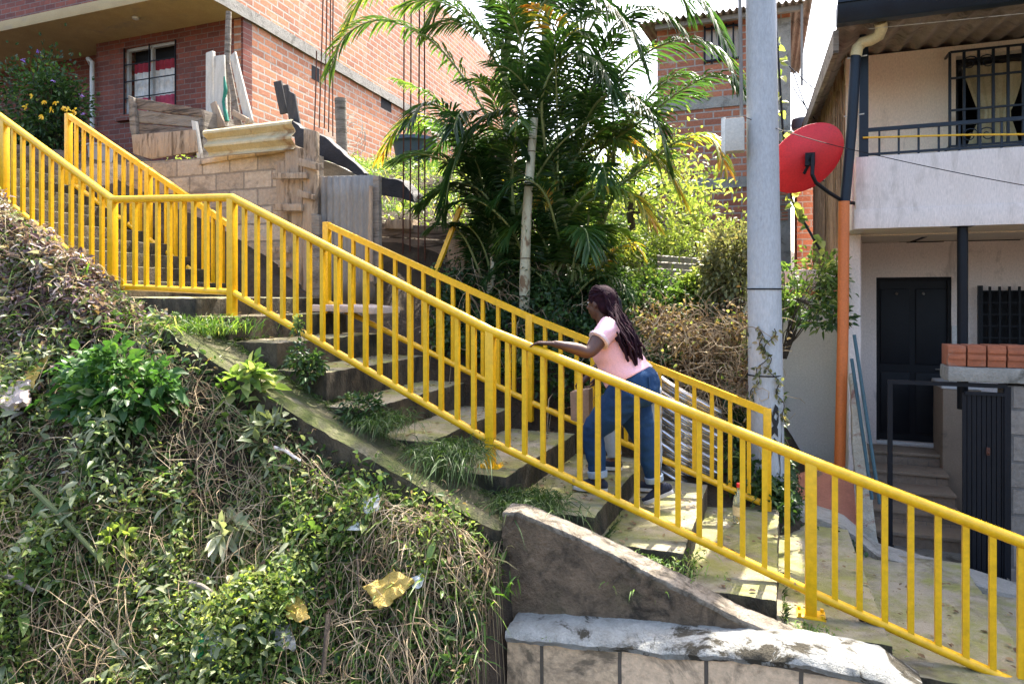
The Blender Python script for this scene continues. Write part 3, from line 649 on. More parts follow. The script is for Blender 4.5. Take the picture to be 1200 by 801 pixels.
m = MB(); m.box(dc-nrm*.05+V(-.04, -.03, -.06), dc-nrm*.05+V(.04, .03, .05)); m.tube([dc-nrm*.02, dc-nrm*.10], .022, 8)
m.tube([dc-nrm*.02+V(-.04, 0, -.13), dc-nrm*.09+V(.02, 0, .04)], .014, 6); part(m, 'bracket', M_BLACK, di)
m = MB(); m.tube([dc-nrm*.09+V(.01, 0, .03), T(952, 205, 6.4), T(956, 214, 6.45), T(972, 226, 6.55), T(988, 236, 6.72), V(XC+.01, 7.0, T(988, 236, 6.8).z)], .017, 8); part(m, 'arm', M_BLACK, di)
m = MB(); f0 = dc+Rm @ V(0, -.27, .07); f1 = dc+nrm*.36+V(0, 0, -.18); m.tube([f0, f1], .009, 6); m.tube([f1, f1+V(0, -.05, .03)], .022, 8); part(m, 'feed_horn', M_BLACK, di)

# entrance: tiled steps, gate, brick walls
es = thing('entrance_steps', 'tan tiled steps leading up to the black front door', 'steps', V(T(1080, 650, 7.4).x, 7.9, CZ-2.4))
zl = CZ-2.38; ex0, ex1 = T(1020, 600, 8.0).x, T(1131, 600, 7.6).x
tz = dz0-.02; n = 5; ty = 8.97
for i in range(n):
    z = dz0-.06-(dz0-.06-zl)*i/n; y1 = ty-.30*i-(.1 if i else 0); m = MB()
    m.box((XC+.13, y1-.32, gzb-.1), (ex1, y1-.0 if i else 9.0, z-.02)); part(m, 'riser_block', M_TILES, es)
    m = MB(); m.box((XC+.13, y1-.345, z-.02), (ex1, (y1+.0) if i else 8.99, z+.012)); part(m, 'tread_slab', M_TAN, es, bevel=.004)
m = MB(); m.box((XC+.1, 5.95, zl-.12), (ex1+.5, 7.6, zl)); la = solo(m, 'pavement', M_CONC, None, None, bevel=.02, grid=.12, rough=.006); la['kind'] = 'structure'
mc = Gz(1085, 673, zl-CZ); m = MB(); m.lathe(V(mc.x, mc.y, zl+.002), [(.23, 0), (.23, .012), (.20, .014)], 28)
mh = thing('drain_cover', 'round dark iron drain cover set in the paving below the tiled steps', 'drain cover', V(mc.x, mc.y, zl)); part(m, 'frame', M_BLACK, mh)
m = MB()
for i in range(-4, 5): hw = (.19**2-(i*.04)**2)**.5; m.box((mc.x+i*.04-.012, mc.y-hw, zl+.014), (mc.x+i*.04+.012, mc.y+hw, zl+.024))
part(m, 'grate', M_RUST, mh)
sw = thing('stair_side_wall', 'narrow tan rendered wall between the tiled steps and the black gate', 'wall', T(1118, 640, 7.1))
m = MB(); p0, p1 = T(1105, 455, 8.5), T(1150, 455, 8.5); m.box((p0.x, 8.5, gzb), (p1.x, 8.98, p0.z)); part(m, 'wall', M_TAN, sw, bevel=.012, grid=.15, rough=.008)
m = MB(); m.box((p0.x-.02, 8.48, p0.z), (p1.x+.02, 8.985, p0.z+.06)); part(m, 'coping', M_WHITEW, sw, bevel=.01, grid=.12, rough=.01)
gtz = 6.52; ga = thing('iron_gate', 'black slatted iron gate in a tall frame, right of the tiled steps', 'gate', T(1150, 690, gtz))
m = MB(); a, b = T(1043, 447, gtz), T(1180, 449, gtz); zb = zl
m.bar((a.x, gtz, zb), (a.x, gtz, a.z), .018); m.bar((a.x-.018, gtz, a.z), (b.x, gtz, a.z), .016); m.bar((b.x, gtz, zb-.1), (b.x, gtz, a.z), .022); part(m, 'frame', M_BLACK, ga)
c0, c1 = T(1130, 460, gtz), T(1176, 460, gtz); m = MB(); lz = c0.z
for i in range(9): xx = c0.x+(c1.x-c0.x)*i/8; m.box((xx-.014, gtz-.008, zb+.04), (xx+.014, gtz+.008, lz))
m.box((c0.x, gtz+.010, zb+.04), (c1.x, gtz+.016, lz)); m.bar((c0.x, gtz-.012, lz), (c1.x, gtz-.012, lz), .014); m.bar((c0.x, gtz-.012, zb+.05), (c1.x, gtz-.012, zb+.05), .014)
part(m, 'gate_leaf', M_BLACK, ga)
m = MB(); lk = T(1157, 528, gtz); m.box(lk+V(-.012, -.03, -.03), lk+V(.012, -.01, .03)); m.ball(lk+V(0, -.035, -.01), .010); part(m, 'latch', M_RUST, ga)
bw = thing('block_side_wall', 'grimy block wall with concrete cap and orange hollow bricks, right of the gate', 'wall', T(1190, 760, 6.45))
m = MB(); a = T(1178, 452, 6.5); m.box((a.x, 6.5, gzb-.6), (5, 6.72, a.z)); part(m, 'wall', M_BLOCKG, bw, bevel=.012, grid=.12, rough=.010)
m = MB(); a = T(1111, 447, 6.46); b = T(1111, 430, 6.46); m.box((a.x, 6.46, a.z), (5, 6.76, b.z)); part(m, 'concrete_cap', M_CONC, bw, bevel=.015, grid=.07, rough=.014)
xx = a.x+.01
for i in range(12):
    wdt = .125; m = MB(); zz0 = b.z+.006; zz1 = zz0+.175+rnd.uniform(-.008, .006)
    m.box((xx, 6.50+rnd.uniform(-.01, .01), zz0), (xx+wdt, 6.74, zz1))
    for k in range(1, 3): m.box((xx+.001, 6.492, zz0+k*.055), (xx+wdt-.001, 6.50, zz0+k*.055+.038))
    part(m, 'hollow_brick', pm('loose_orange_brick', (.40, .13, .06), (.26, .085, .042), 9, .85, .5, .004, stain=(.25, .19, .15), st=(.54, .64)), bw, bevel=.006, rough=.003); xx += wdt+.012
# white stringer with rusty patches and leaning blue pipes
m = MB(); m.prism(polyT([(996, 440), (1003, 438), (1016, 520), (1024, 600), (1036, 668), (1020, 676), (1006, 600), (999, 520)], 6.45), (0, .14, 0))
solo(m, 'leaning_beam', pm('flaking_white_beam', (.48, .45, .38), (.34, .31, .25), 6, .9, .7, .01, stain=(.20, .07, .05), st=(.56, .64), sscale=5), 'flaking white concrete beam leaning beside the orange pipe', 'beam', bevel=.012, grid=.05, rough=.015)
for lab, a, b in (('teal pipe leaning against the white beam, nearer of two', (1001, 392), (1031, 590)), ('dark pipe leaning behind the teal pipe', (998, 420), (1022, 585))):
    m = MB(); m.tube([T(a[0], a[1], 6.38 if 'nearer' in lab else 6.43), T(b[0], b[1], 6.3)], .014, 8); solo(m, 'leaning_pipe', pm('teal_pipe', (.04, .10, .13), None, 4, .5, .1), lab, 'pipe')
m = MB(); pts = [T(928, 556, 7.2), T(985, 540, 7.2), T(1000, 560, 6.9), T(1006, 640, 6.3), T(1030, 690, 5.95), T(1000, 690, 5.9), T(960, 618, 6.2), T(930, 600, 6.5)]
m.prism([V(p.x, p.y, p.z) for p in pts], (0, 0, -.12)); solo(m, 'painted_ramp', M_REDC, 'faded red painted cement ramp between the pole and the entrance', 'ramp', grid=.1, rough=.012)
m = MB(); m.prism([V(.05, 6.05, CZ-1.72), V(.55, 6.05, CZ-1.86), V(.75, 5.9, CZ-2.0), V(1.75, 5.9, CZ-2.2), V(1.75, 5.9, CZ-2.5), V(.05, 6.05, CZ-2.5)], (0, .35, 0))
q = solo(m, 'stair_edge_slab', M_CONC, 'pale concrete slab edge beside the lowest stairs', 'slab', bevel=.015, grid=.08, rough=.02)
# white annex wall
an = thing('garden_wall', 'grubby white wall behind the utility pole, left of the orange pipe', 'wall', T(950, 525, 8.45))
m = MB(); x0 = T(862, 400, 8.4).x; zt_ = T(950, 346, 8.4).z; m.box((x0, 8.4, gzb), (XC-.004, 8.55, zt_)); part(m, 'wall', M_WHITEW, an, grid=.12, rough=.008)
m = MB(); m.box((x0+.35, 8.38, zt_), (XC-.006, 8.58, zt_+.07)); part(m, 'brick_course', M_BRICKO, an, bevel=.006, rough=.004, grid=.1)
m = MB(); m.box((x0, 8.7, zt_+.14), (XC-.008, 9.6, zt_+.30)); m.box((x0, 8.72, gzb), (XC-.01, 8.9, zt_+.14)); part(m, 'rear_ledge', M_WHITEW, an, bevel=.01, grid=.2, rough=.006)

# ---------------------------------------------------------------- brick house in the middle distance
cb_ = thing('brick_house', 'raw brick house with grey concrete bands behind the palm and pole', 'house', T(870, 330, 13))
X0, X1 = T(770, 100, 13).x, T(926, 100, 13).x; zb = CZ-1; zr = T(925, 14, 13).z
w0, w1, wz_0, wz_1 = T(826, 60, 13).x, T(868, 60, 13).x, T(850, 70, 13).z, T(850, 32, 13).z
m = MB(); m.box((X0, 13, zb), (w0, 13.15, zr)); m.box((w0, 13, zb), (w1, 13.15, wz_0)); m.box((w0, 13, wz_1), (w1, 13.15, zr)); m.box((w1, 13, zb), (X1, 13.15, zr))
m.box((X1-.15, 13.15, zb), (X1, 19, zr)); m.box((X0, 13.15, zb), (X0+.15, 19, zr)); part(m, 'wall', M_BRICKC, cb_)
for y0_, y1_ in ((124, 111), (220, 207)):
    m = MB(); a, b = T(860, y0_, 12.97), T(860, y1_, 12.97); m.box((X0-.01, 12.975, a.z), (X1+.012, 13.0, b.z)); part(m, 'concrete_band', M_CONC, cb_, grid=.25, rough=.012)
m = MB(); m.box((X1-.30, 12.985, zb), (X1+.01, 13.02, zr-.1)); part(m, 'corner_column', M_CONC, cb_)
m = MB(); 
for k in range(26): zz = T(900, 168, 13).z-k*.055; m.box((X1-.24, 12.965, zz), (X1-.04, 12.985, zz+.028))
part(m, 'air_bricks', M_BRICKC, cb_)
m = MB(); m.corr((X0-.3, 12.6, zr+.02), (X1+.35, 12.6, zr+.02), (X1+.35, 19, zr+.7), (X0-.3, 19, zr+.7), 26, .03, .01, nrm=(0, -.1, 1)); part(m, 'roof', M_ASB, cb_, ang=180)
m = MB(); m.box((X0, 12.75, zr-.08), (X1+.2, 12.85, zr+.0)); m.box((X1+.16, 12.7, zr-1.4), (X1+.20, 12.75, zr)); part(m, 'fascia', M_ZINC, cb_)
wn = part(MB().box((w0, 13.08, wz_0), (w1, 13.1, wz_1)), 'window', M_LILAC, cb_)
m = MB()
for i in range(6): xx = w0+(w1-w0)*i/5; m.bar((xx, 12.98, wz_0-.05), (xx, 12.98, wz_1+.05), .016)
for zz in (wz_0, wz_1): m.bar((w0, 12.97, zz), (w1, 12.97, zz), .016)
part(m, 'window_bars', M_BLACK, wn)
# small far shed and water tank between the two houses
m = MB(); a, b = T(934, 300, 15), T(950, 152, 15); m.box((a.x, 15, CZ-1.5), (b.x+.3, 17, b.z)); sh = solo(m, 'far_shed', M_BRICKC, 'small brick shed seen between the brick house and the red dish', 'shed')
m = MB(); m.lathe(T(940, 152, 15.6), [(.20, 0), (.22, .1), (.2, .22), (.08, .26)], 18); solo(m, 'water_tank', M_TUB, 'small dark tank on top of the far brick shed', 'tank')

# ---------------------------------------------------------------- brick house top left
tl = thing('corner_brick_house', 'red brick house at upper left with overhanging concrete slab and curtained window', 'house', (-8.2, 9.4, CZ+2.2))
c0 = T(285, 20, 8.7); cx0 = c0.x; zc = c0.z
# side wall direction leans a little away from square, as in the plan of the house
sdx = D(285, 20, 10.97); dirw = V(.3125, 1, 0); dl = V(dirw.x*CA-dirw.y*SA, dirw.x*SA+dirw.y*CA, 0).normalized(); perp = V(-dl.y, dl.x, 0)
wl0, wl1 = T(146, 100, 8.7).x, T(206, 100, 8.7).x; wb0, wb1 = T(176, 132, 8.7).z, T(176, 52, 8.7).z; gb = CZ+1.4
px0 = T(113, 100, 8.7).x
m = MB(); m.box((px0, 8.7, gb), (wl0, 8.9, zc)); m.box((wl0, 8.7, gb), (wl1, 8.9, wb0)); m.box((wl0, 8.7, wb1), (wl1, 8.9, zc)); m.box((wl1, 8.7, gb), (cx0, 8.9, zc)); m.box((-16, 9.1, gb), (px0+.02, 9.3, zc))
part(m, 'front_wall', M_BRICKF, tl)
m = MB(); L_ = 16; e0 = V(cx0, 8.7, 0); 
def sidewall(z0, z1, out, off=0): 
    a = e0-perp*out+dl*off; b = a+dl*L_; return [V(a.x, a.y, z0), V(b.x, b.y, z0), V(b.x, b.y, z1), V(a.x, a.y, z1)]
m.prism(sidewall(gb-.4, zc-.02, 0, .003), perp*.18); part(m, 'side_wall', M_BRICKS, tl)
m = MB(); m.prism(sidewall(zc+.16, zc+3.4, .03, -.9), perp*.18); part(m, 'upper_side_wall', M_BRICKS, tl)
m = MB(); a = e0-perp*.05-dl*1.02; b = e0-perp*.05+dl*L_; m.prism([V(a.x, 7.7, zc), V(b.x, b.y, zc), V(b.x-3, b.y, zc), V(-16, 9, zc), V(-16, 7.7, zc)], (0, 0, .17)); part(m, 'concrete_slab', pm('ochre_slab', (.44, .33, .17), (.36, .26, .13), 3, .9, .4, .005, stain=(.28, .22, .15), st=(.56, .68)), tl, bevel=.01)
m = MB(); m.prism(sidewall(zc-.03, zc+.165, .055, -1.0), perp*.01); part(m, 'slab_edge', M_CONC, tl, grid=.3, rough=.012)
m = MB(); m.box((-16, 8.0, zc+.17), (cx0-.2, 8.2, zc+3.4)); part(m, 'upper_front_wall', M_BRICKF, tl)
m = MB(); m.tube([V(px0, 8.62, gb), V(px0, 8.62, zc-.35), V(px0-.1, 8.62, zc-.28), V(-11.5, 8.8, zc-.35)], .038, 12); part(m, 'downpipe', pm('white_pipe', (.6, .59, .55), None, 4, .5, .1), tl)
wi = part(MB().box((wl0, 8.74, wb0), (wl0+.05, 8.80, wb1)).box((wl1-.05, 8.74, wb0), (wl1, 8.80, wb1)).box((wl0, 8.74, wb1-.05), (wl1, 8.80, wb1)).box((wl0, 8.74, wb0), (wl1, 8.80, wb0+.05)).box(((wl0+wl1)/2-.02, 8.74, wb0), ((wl0+wl1)/2+.02, 8.80, wb1)), 'window', pm('pale_window_frame', (.50, .50, .48), None, 4, .5, .1), tl)
cm = []
for nm, col, u0, u1 in (('top_curtain', (.28, .03, .05), .66, .80), ('white_curtain', (.55, .53, .50), .28, .66), ('bottom_curtain', (.36, .05, .09), .03, .28)):
    m = MB()
    for i in range(40):
        xa, xb = wl0+.05+(wl1-wl0-.1)*i/40, wl0+.05+(wl1-wl0-.1)*(i+1)/40; ya, yb = 8.86+.018*sin(i*1.3), 8.86+.018*sin((i+1)*1.3)
        m.add([V(xa, ya, wb0+(wb1-wb0)*u0), V(xb, yb, wb0+(wb1-wb0)*u0), V(xb, yb, wb0+(wb1-wb0)*u1), V(xa, ya, wb0+(wb1-wb0)*u1)], [(0, 1, 2, 3)])
    part(m, nm, pm(nm, col, tuple(x*1.5 for x in col), 9, .9, .1, fine=14), wi)
m = MB()
for u in (.25, .5, .75): zz = wb0+(wb1-wb0)*u; m.bar((wl0, 8.70, zz), (wl1, 8.70, zz), .008)
for u in (0, .5, 1): xx = wl0+(wl1-wl0)*u; m.bar((xx, 8.69, wb0), (xx, 8.69, wb1), .009)
part(m, 'window_bars', M_BLACK, wi)
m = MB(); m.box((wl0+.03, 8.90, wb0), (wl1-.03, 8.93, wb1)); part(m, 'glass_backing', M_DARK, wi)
m = MB(); m.box((wl0-.14, 8.63, wb0-.1), (wl1+.05, 8.72, wb0-.005)); part(m, 'sill', M_BRICKF, tl, bevel=.005)
m = MB(); p = Gz(159, 21, zc-CZ-.01); m.lathe(V(p.x, p.y, zc-.045), [(.02, 0), (.05, .012), (.055, .04)], 16); part(m, 'ceiling_lamp', pm('lamp_white', (.7, .7, .68), None, 4, .4, 0), tl)
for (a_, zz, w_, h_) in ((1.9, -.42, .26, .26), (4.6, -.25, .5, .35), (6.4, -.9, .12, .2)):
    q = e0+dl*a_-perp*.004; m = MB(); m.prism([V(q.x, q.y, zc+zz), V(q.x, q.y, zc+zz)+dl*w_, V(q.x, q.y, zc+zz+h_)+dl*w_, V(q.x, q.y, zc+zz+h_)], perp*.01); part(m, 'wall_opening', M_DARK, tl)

# ---------------------------------------------------------------- block wall, planks, shack and gate
bk_ = thing('block_terrace_wall', 'brown cement block wall behind the upper railing, with plank-built top left', 'wall', T(270, 345, 6.15))
m = MB(); m.prism(polyT([(60, 330), (150, 190), (232, 186), (345, 172), (366, 180), (366, 350), (150, 352)], 6.15), (0, .2, 0)); part(m, 'wall', M_BLOCK, bk_, grid=.10, rough=.010)
m = MB(); m.prism(polyT([(232, 187), (345, 170), (345, 176), (232, 193)], 6.12), (0, .25, 0)); part(m, 'top_course', M_BLOCK, bk_, bevel=.01, grid=.06, rough=.012)
def board(name, px, t, th, mat, label, cat='plank', group=None, bevel=.006, rough=.004, grid=.12, wavy=None, vec=None):
    m = MB(); m.prism(polyT(px, t), vec or (0, th, 0)); return solo(m, name, mat, label, cat, group, bevel=bevel, rough=rough, grid=grid)
pc = thing('plank_planter', 'weathered grey plank box on the block wall under the curtained window', 'plank box', T(195, 186, 6.3))
for i, (a, b, c, d) in enumerate((((152, 114), (236, 128), (238, 137), (153, 127)), ((153, 128), (238, 138), (238, 150), (155, 143)), ((155, 144), (230, 151), (232, 163), (157, 156)), ((157, 157), (231, 163), (232, 183), (157, 176)))):
    m = MB(); m.prism(polyT([a, b, c, d], 6.30+.01*(i % 2)), (0, .04, 0)); part(m, 'board', M_WOODH if i != 1 else M_WOODG, pc, bevel=.005, grid=.06, rough=.008)
m = MB(); m.prism(polyT([(150, 112), (156, 114), (160, 160), (158, 176), (152, 150)], 6.26), (0, .05, 0)); part(m, 'corner_board', M_WOODG, pc, bevel=.004, rough=.004, grid=.08)
m = MB(); m.prism([T(236, 128, 6.31), T(238, 163, 6.31), T(238, 186, 6.31), T(231, 186, 6.31), T(224, 142, 6.31)], (0, 1.1, 0)); part(m, 'dark_side', M_WOODG, pc, rough=.004, grid=.1)
m = MB(); m.prism(polyT([(224, 141), (229, 142), (236, 186), (231, 187)], 6.22), (0, .04, 0)); part(m, 'pale_batten', M_WOODP, pc, bevel=.003)
board('plank', [(154, 158), (228, 152), (231, 178), (175, 186), (156, 180)], 6.2, .035, M_WOODT, 'wide brown board leaning on the front of the plank box', group=None)
GP = 'scrap planks leaning on the block wall'
board('plank', [(241, 62), (249, 59), (250, 148), (241, 150)], 6.75, .05, M_WOODP, 'leftmost tall white plank leaning below the brick corner', group=GP)
board('plank', [(250, 66), (262, 64), (266, 148), (250, 150)], 6.70, .03, M_WOODP, 'wide pale plank second from left below the brick corner', group=GP)
board('plank', [(246, 122), (252, 118), (264, 148), (254, 150)], 6.55, .03, M_WOODT, 'short light plank in front of the tall white planks', group=GP)
board('plank', [(269, 66), (275, 60), (296, 143), (287, 146)], 6.6, .03, M_WOODP, 'white plank slanting to the right of the grey pole', group=GP)
board('plank', [(266, 76), (269, 74), (283, 146), (274, 146)], 6.68, .02, M_WOODG, 'dark thin plank between the pole and the slanting white plank', group=GP)
board('plank', [(272, 128), (289, 138), (288, 144), (271, 135)], 6.5, .05, M_WOODT, 'small offcut lying across the foot of the slanting planks', group=GP)
m = MB(); m.tube([T(267, 150, 6.8), T(266, 80, 6.8), T(268, 14, 6.8)], [.045, .04, .035], 10); solo(m, 'wooden_pole', M_WOODG, 'tall grey pole standing among the white planks', 'pole', rough=.004, grid=.2)
m = MB(); pts = [T(263, 90, 6.7), T(265, 105, 6.7), T(262, 120, 6.7), T(266, 142, 6.7)]; m.tube(pts, [.01, .025, .02, .03], 6); solo(m, 'green_net', pm('green_net', (.03, .22, .16), None, 9, .9, .2), 'strip of green netting hanging by the grey pole', 'net', rough=.01, grid=.05)
m = MB(); a, b, c, d = polyT([(240, 153), (344, 140), (344, 175), (243, 184)], 6.02)
m.corr(a, d, c, b, 2, .035, .01, nrm=(0, -1, 0), nv=10); solo(m, 'corrugated_sheet', M_ASBY, 'yellowed corrugated fibre cement sheet lying on top of the block wall', 'roofing sheet')
for i, (lab, px) in enumerate((('leftmost charred board behind the corrugated sheet', [(320, 96), (329, 94), (337, 132), (328, 134)]), ('middle charred board behind the corrugated sheet', [(331, 100), (337, 99), (352, 158), (342, 160)]), ('rightmost charred board, leaning against the black tarp', [(338, 106), (345, 110), (356, 172), (346, 172)]))):
    board('plank', px, 6.6-.08*i, .03, pm('charred_wood', (.07, .065, .06), (.03, .03, .03), 4, .9, .6, .006, stretch=(4, 1, .8)), lab, group='charred boards')
# shack of boards
sk = thing('board_shack', 'rough shack corner of tan boards nailed with cross pieces, left of the zinc gate', 'shack', T(345, 350, 6.05))
for px, t, mt in (([(334, 175), (354, 173), (354, 352), (334, 352)], 6.05, M_WOODT), ([(356, 150), (371, 154), (368, 352), (353, 352)], 6.0, M_WOODT), ([(322, 190), (334, 188), (334, 262), (326, 262)], 6.08, M_WOODT), ([(365, 250), (374, 252), (374, 352), (366, 352)], 5.98, M_WOODG)):
    m = MB(); m.prism(polyT(px, t), (0, .05, 0)); part(m, 'upright_board', mt, sk, bevel=.004, grid=.09, rough=.008)
for px in ([(318, 203), (358, 202), (359, 209), (318, 210)], [(350, 185), (375, 192), (374, 200), (350, 194)], [(320, 239), (353, 239), (353, 247), (320, 247)], [(349, 222), (367, 228), (366, 234), (348, 230)], [(316, 289), (337, 288), (337, 296), (316, 296)], [(326, 307), (337, 307), (337, 313), (326, 313)]):
    m = MB(); m.prism(polyT(px, 5.95), (0, .045, 0)); part(m, 'cross_piece', M_WOODT, sk, bevel=.004, rough=.003)
gz_ = thing('zinc_gate', 'grey corrugated zinc gate between the board shack and the timber wall', 'gate', T(405, 345, 6.12))
m = MB(); a, b, c, d = polyT([(368, 207), (438, 205), (440, 352), (368, 352)], 6.12); m.corr(a, b, c, d, 9, .012, .004, nrm=(0, -1, 0)); part(m, 'sheet', M_ZINC, gz_, ang=180)
m = MB(); m.prism(polyT([(437, 205), (444, 206), (444, 330), (437, 335)], 6.08), (0, .06, 0)); part(m, 'grey_post', M_WOODG, gz_, bevel=.004, rough=.004, grid=.1)
m = MB(); m.tube([T(436, 330, 6.04), T(434, 270, 6.04), T(435, 218, 6.04)], .022, 8); part(m, 'brown_post', M_WOODT, gz_)
m = MB(); m.prism(polyT([(370, 185), (392, 192), (415, 203), (415, 212), (370, 212)], 6.5), (0, .15, 0)); solo(m, 'cement_block', M_CONC, 'pale cement blocks stacked behind the zinc gate under the black tarp', 'blocks', bevel=.008, grid=.1, rough=.006)
m = MB(); tp = polyT([(338, 138), (352, 150), (380, 160), (400, 178), (426, 203), (424, 210), (400, 195), (370, 185), (350, 176), (344, 160)], 6.35); m.prism(tp, (0, .10, .01)); solo(m, 'black_tarp', M_TARP, 'black tarp sloping down over the shack and the cement blocks', 'tarp', grid=.06, rough=.025, rs=5)
m = MB(); tp = polyT([(445, 208), (470, 212), (484, 228), (486, 236), (468, 232), (446, 228)], 6.95); m.prism(tp, (0, .22, .02)); solo(m, 'black_sack', M_TARP, 'shiny black plastic sack lying right of the zinc gate', 'sack', grid=.04, rough=.03, rs=7)
m = MB(); m.tube([T(402, 215, 7.4), T(400, 150, 7.4), T(399, 116, 7.4)], [.075, .07, .075], 12); solo(m, 'weathered_log', M_WOODG, 'upright grey log in front of the hollow brick side wall', 'log', rough=.006, grid=.1)
m = MB()
for i in range(5):
    c = T(412+i, 150+i*4, 7.6); m.tube([c+V(.17*cos(k*.33+i), .02*sin(k+i), .17*sin(k*.33+i)) for k in range(20)], .004, 4, False)
solo(m, 'wire_coil', M_WOODP, 'loose coil of pale wire beside the grey log', 'wire')
# timber retaining wall
tw = thing('timber_retaining_wall', 'old brown plank retaining wall holding the bank behind the far railing', 'retaining wall', T(500, 345, 7.0))
m = MB(); prev = 262
for i, (y0, y1) in enumerate(((262, 278), (279, 296), (297, 314), (315, 332), (333, 350))):
    m = MB(); m.prism(polyT([(443, y0-1), (548+i, y0+5), (549+i, y1+4), (443, y1-2)], 7.0+.015*(i % 2)), (0, .05, 0)); part(m, 'board', M_WOODH, tw, bevel=.006, grid=.08, rough=.012)
m = MB(); m.prism(polyT([(528, 268), (548, 272), (540, 350), (518, 350)], 6.92), (0, .05, 0)); part(m, 'slanted_board', M_WOODT, tw, bevel=.005, grid=.1, rough=.006)
m = MB(); m.prism(polyT([(452, 258), (480, 256), (482, 268), (450, 268)], 6.95), (0, .2, 0)); part(m, 'top_board', M_WOODT, tw, bevel=.005, grid=.06, rough=.01)
ub = thing('upper_plank_wall', 'long plank edging higher on the bank behind the timber wall', 'plank edging', T(510, 258, 8.0))
m = MB(); m.prism(polyT([(470, 240), (545, 236), (546, 256), (470, 264)], 8.0), (0, .05, 0)); part(m, 'board', M_WOODT, ub, bevel=.006, grid=.1, rough=.01)
m = MB(); m.prism(polyT([(468, 240), (474, 240), (474, 268), (468, 268)], 7.95), (0, .05, 0)); part(m, 'stake', M_WOODT, ub)
m = MB(); m.bar(T(540, 243, 6.6), T(508, 325, 6.5), .022); solo(m, 'yellow_strut', M_YEL, 'loose yellow bar leaning against the timber retaining wall', 'bar')
m = MB(); m.prism([V(-3.9, 5.2, CZ-.10), V(-3.2, 5.15, CZ-.12), V(-3.15, 5.5, CZ-.12), V(-3.5, 5.6, CZ-.10), V(-3.95, 5.55, CZ-.10)], (0, 0, .06))
q = solo(m, 'stone_slab', pm('pale_slab', (.52, .42, .36), (.40, .33, .28), 4, .9, .5), 'flat pale stone slab lying on the steps beside the far railing', 'slab', bevel=.01, grid=.06, rough=.012)
for o_ in (q,): o_.location = ROT @ (V(-3.62, 5.38, CZ-.172))
# tub and rebars
tb = thing('plastic_tub', 'big dark blue plastic tub on the grassy bank under the brick wall', 'tub', T(484, 197, 10.2))
c = T(484, 196, 10.2); m = MB(); m.lathe(c, [(.26, 0), (.33, .36), (.36, .40), (.40, .41), (.40, .47), (.36, .47), (.34, .43), (.24, .03)], 32); part(m, 'body', M_TUB, tb)
GR = 'rusty reinforcing bars'
for i, (xa, ya, xb, yb, t) in enumerate(((374, 150, 380, -60, 7.6), (380, 150, 384, -60, 7.7), (385, 155, 388, -60, 7.5), (390, 160, 391, -60, 7.7), (371, 60, 368, 155, 7.5), (472, 320, 474, -60, 6.9), (480, 350, 482, -60, 6.95), (490, 350, 492, -60, 6.85), (498, 350, 497, -60, 6.9))):
    m = MB(); m.tube([T(xa, ya, t), T((xa+xb)/2+rnd.uniform(-1, 1), (ya+yb)/2, t), T(xb, yb, t)], .0085, 6)
    lab = ['leftmost of four rusty bars standing before the brick side wall', 'second of four rusty bars before the brick side wall', 'third of four rusty bars before the brick side wall', 'rightmost of four rusty bars before the brick side wall', 'short rusty bar left of the four tall ones',
           'leftmost of four tall rusty bars in front of the timber wall', 'second of four rusty bars in front of the timber wall', 'third of four rusty bars in front of the timber wall', 'rightmost of four rusty bars, nearest the palm'][i]
    solo(m, 'reinforcing_bar', M_RUST, lab, 'steel bar', GR)
# corrugated sheets on the bank, striped zinc strip by the stairs
m = MB(); a, b, c, d = T(770, 300, 8.9), T(838, 305, 8.9), T(850, 335, 8.2), T(772, 332, 8.2)
m.corr(a, d, c, b, 4, .03, .008, nv=8, nrm=(0, -.6, .8)); solo(m, 'zinc_sheet', M_ZINC, 'grey corrugated sheet lying on the bank behind the grass', 'roofing sheet')
m = MB(); a, b, c, d = T(738, 412, 6.05), T(846, 480, 5.95), T(846, 640, 5.88), T(738, 580, 5.9)
m.corr(a, d, c, b, 11, .042, .005, nv=14, nrm=(0, -1, 0), sag=.16); solo(m, 'bent_zinc_sheet', M_SHEET, 'shiny rippled zinc sheet propped behind the far railing near the climbers', 'roofing sheet', ang=180)
board('plank', [(806, 510), (822, 508), (824, 612), (804, 612)], 5.95, .03, M_WOODG, 'grey board standing by the rippled zinc sheet behind the railing')
# flower tubs top left
for i, (px, py, h, lab) in enumerate(((70, 222, .42, 'leftmost pale plastic bucket under the flowering bush'), (92, 222, .36, 'middle blue-grey bucket under the flowering bush'), (118, 208, .40, 'rightmost grey tub under the flowering bush'))):
    c = T(px, py, 6.4); m = MB(); m.lathe(c, [(.11, 0), (.15, h), (.165, h), (.165, h-.03+.05), (.14, h+.02), (.10, .03)], 20); solo(m, 'plant_bucket', pm('bucket_%d' % i, [(.55, .54, .5), (.22, .26, .32), (.3, .31, .33)][i], None, 5, .5, .1), lab, 'bucket', 'plant buckets')
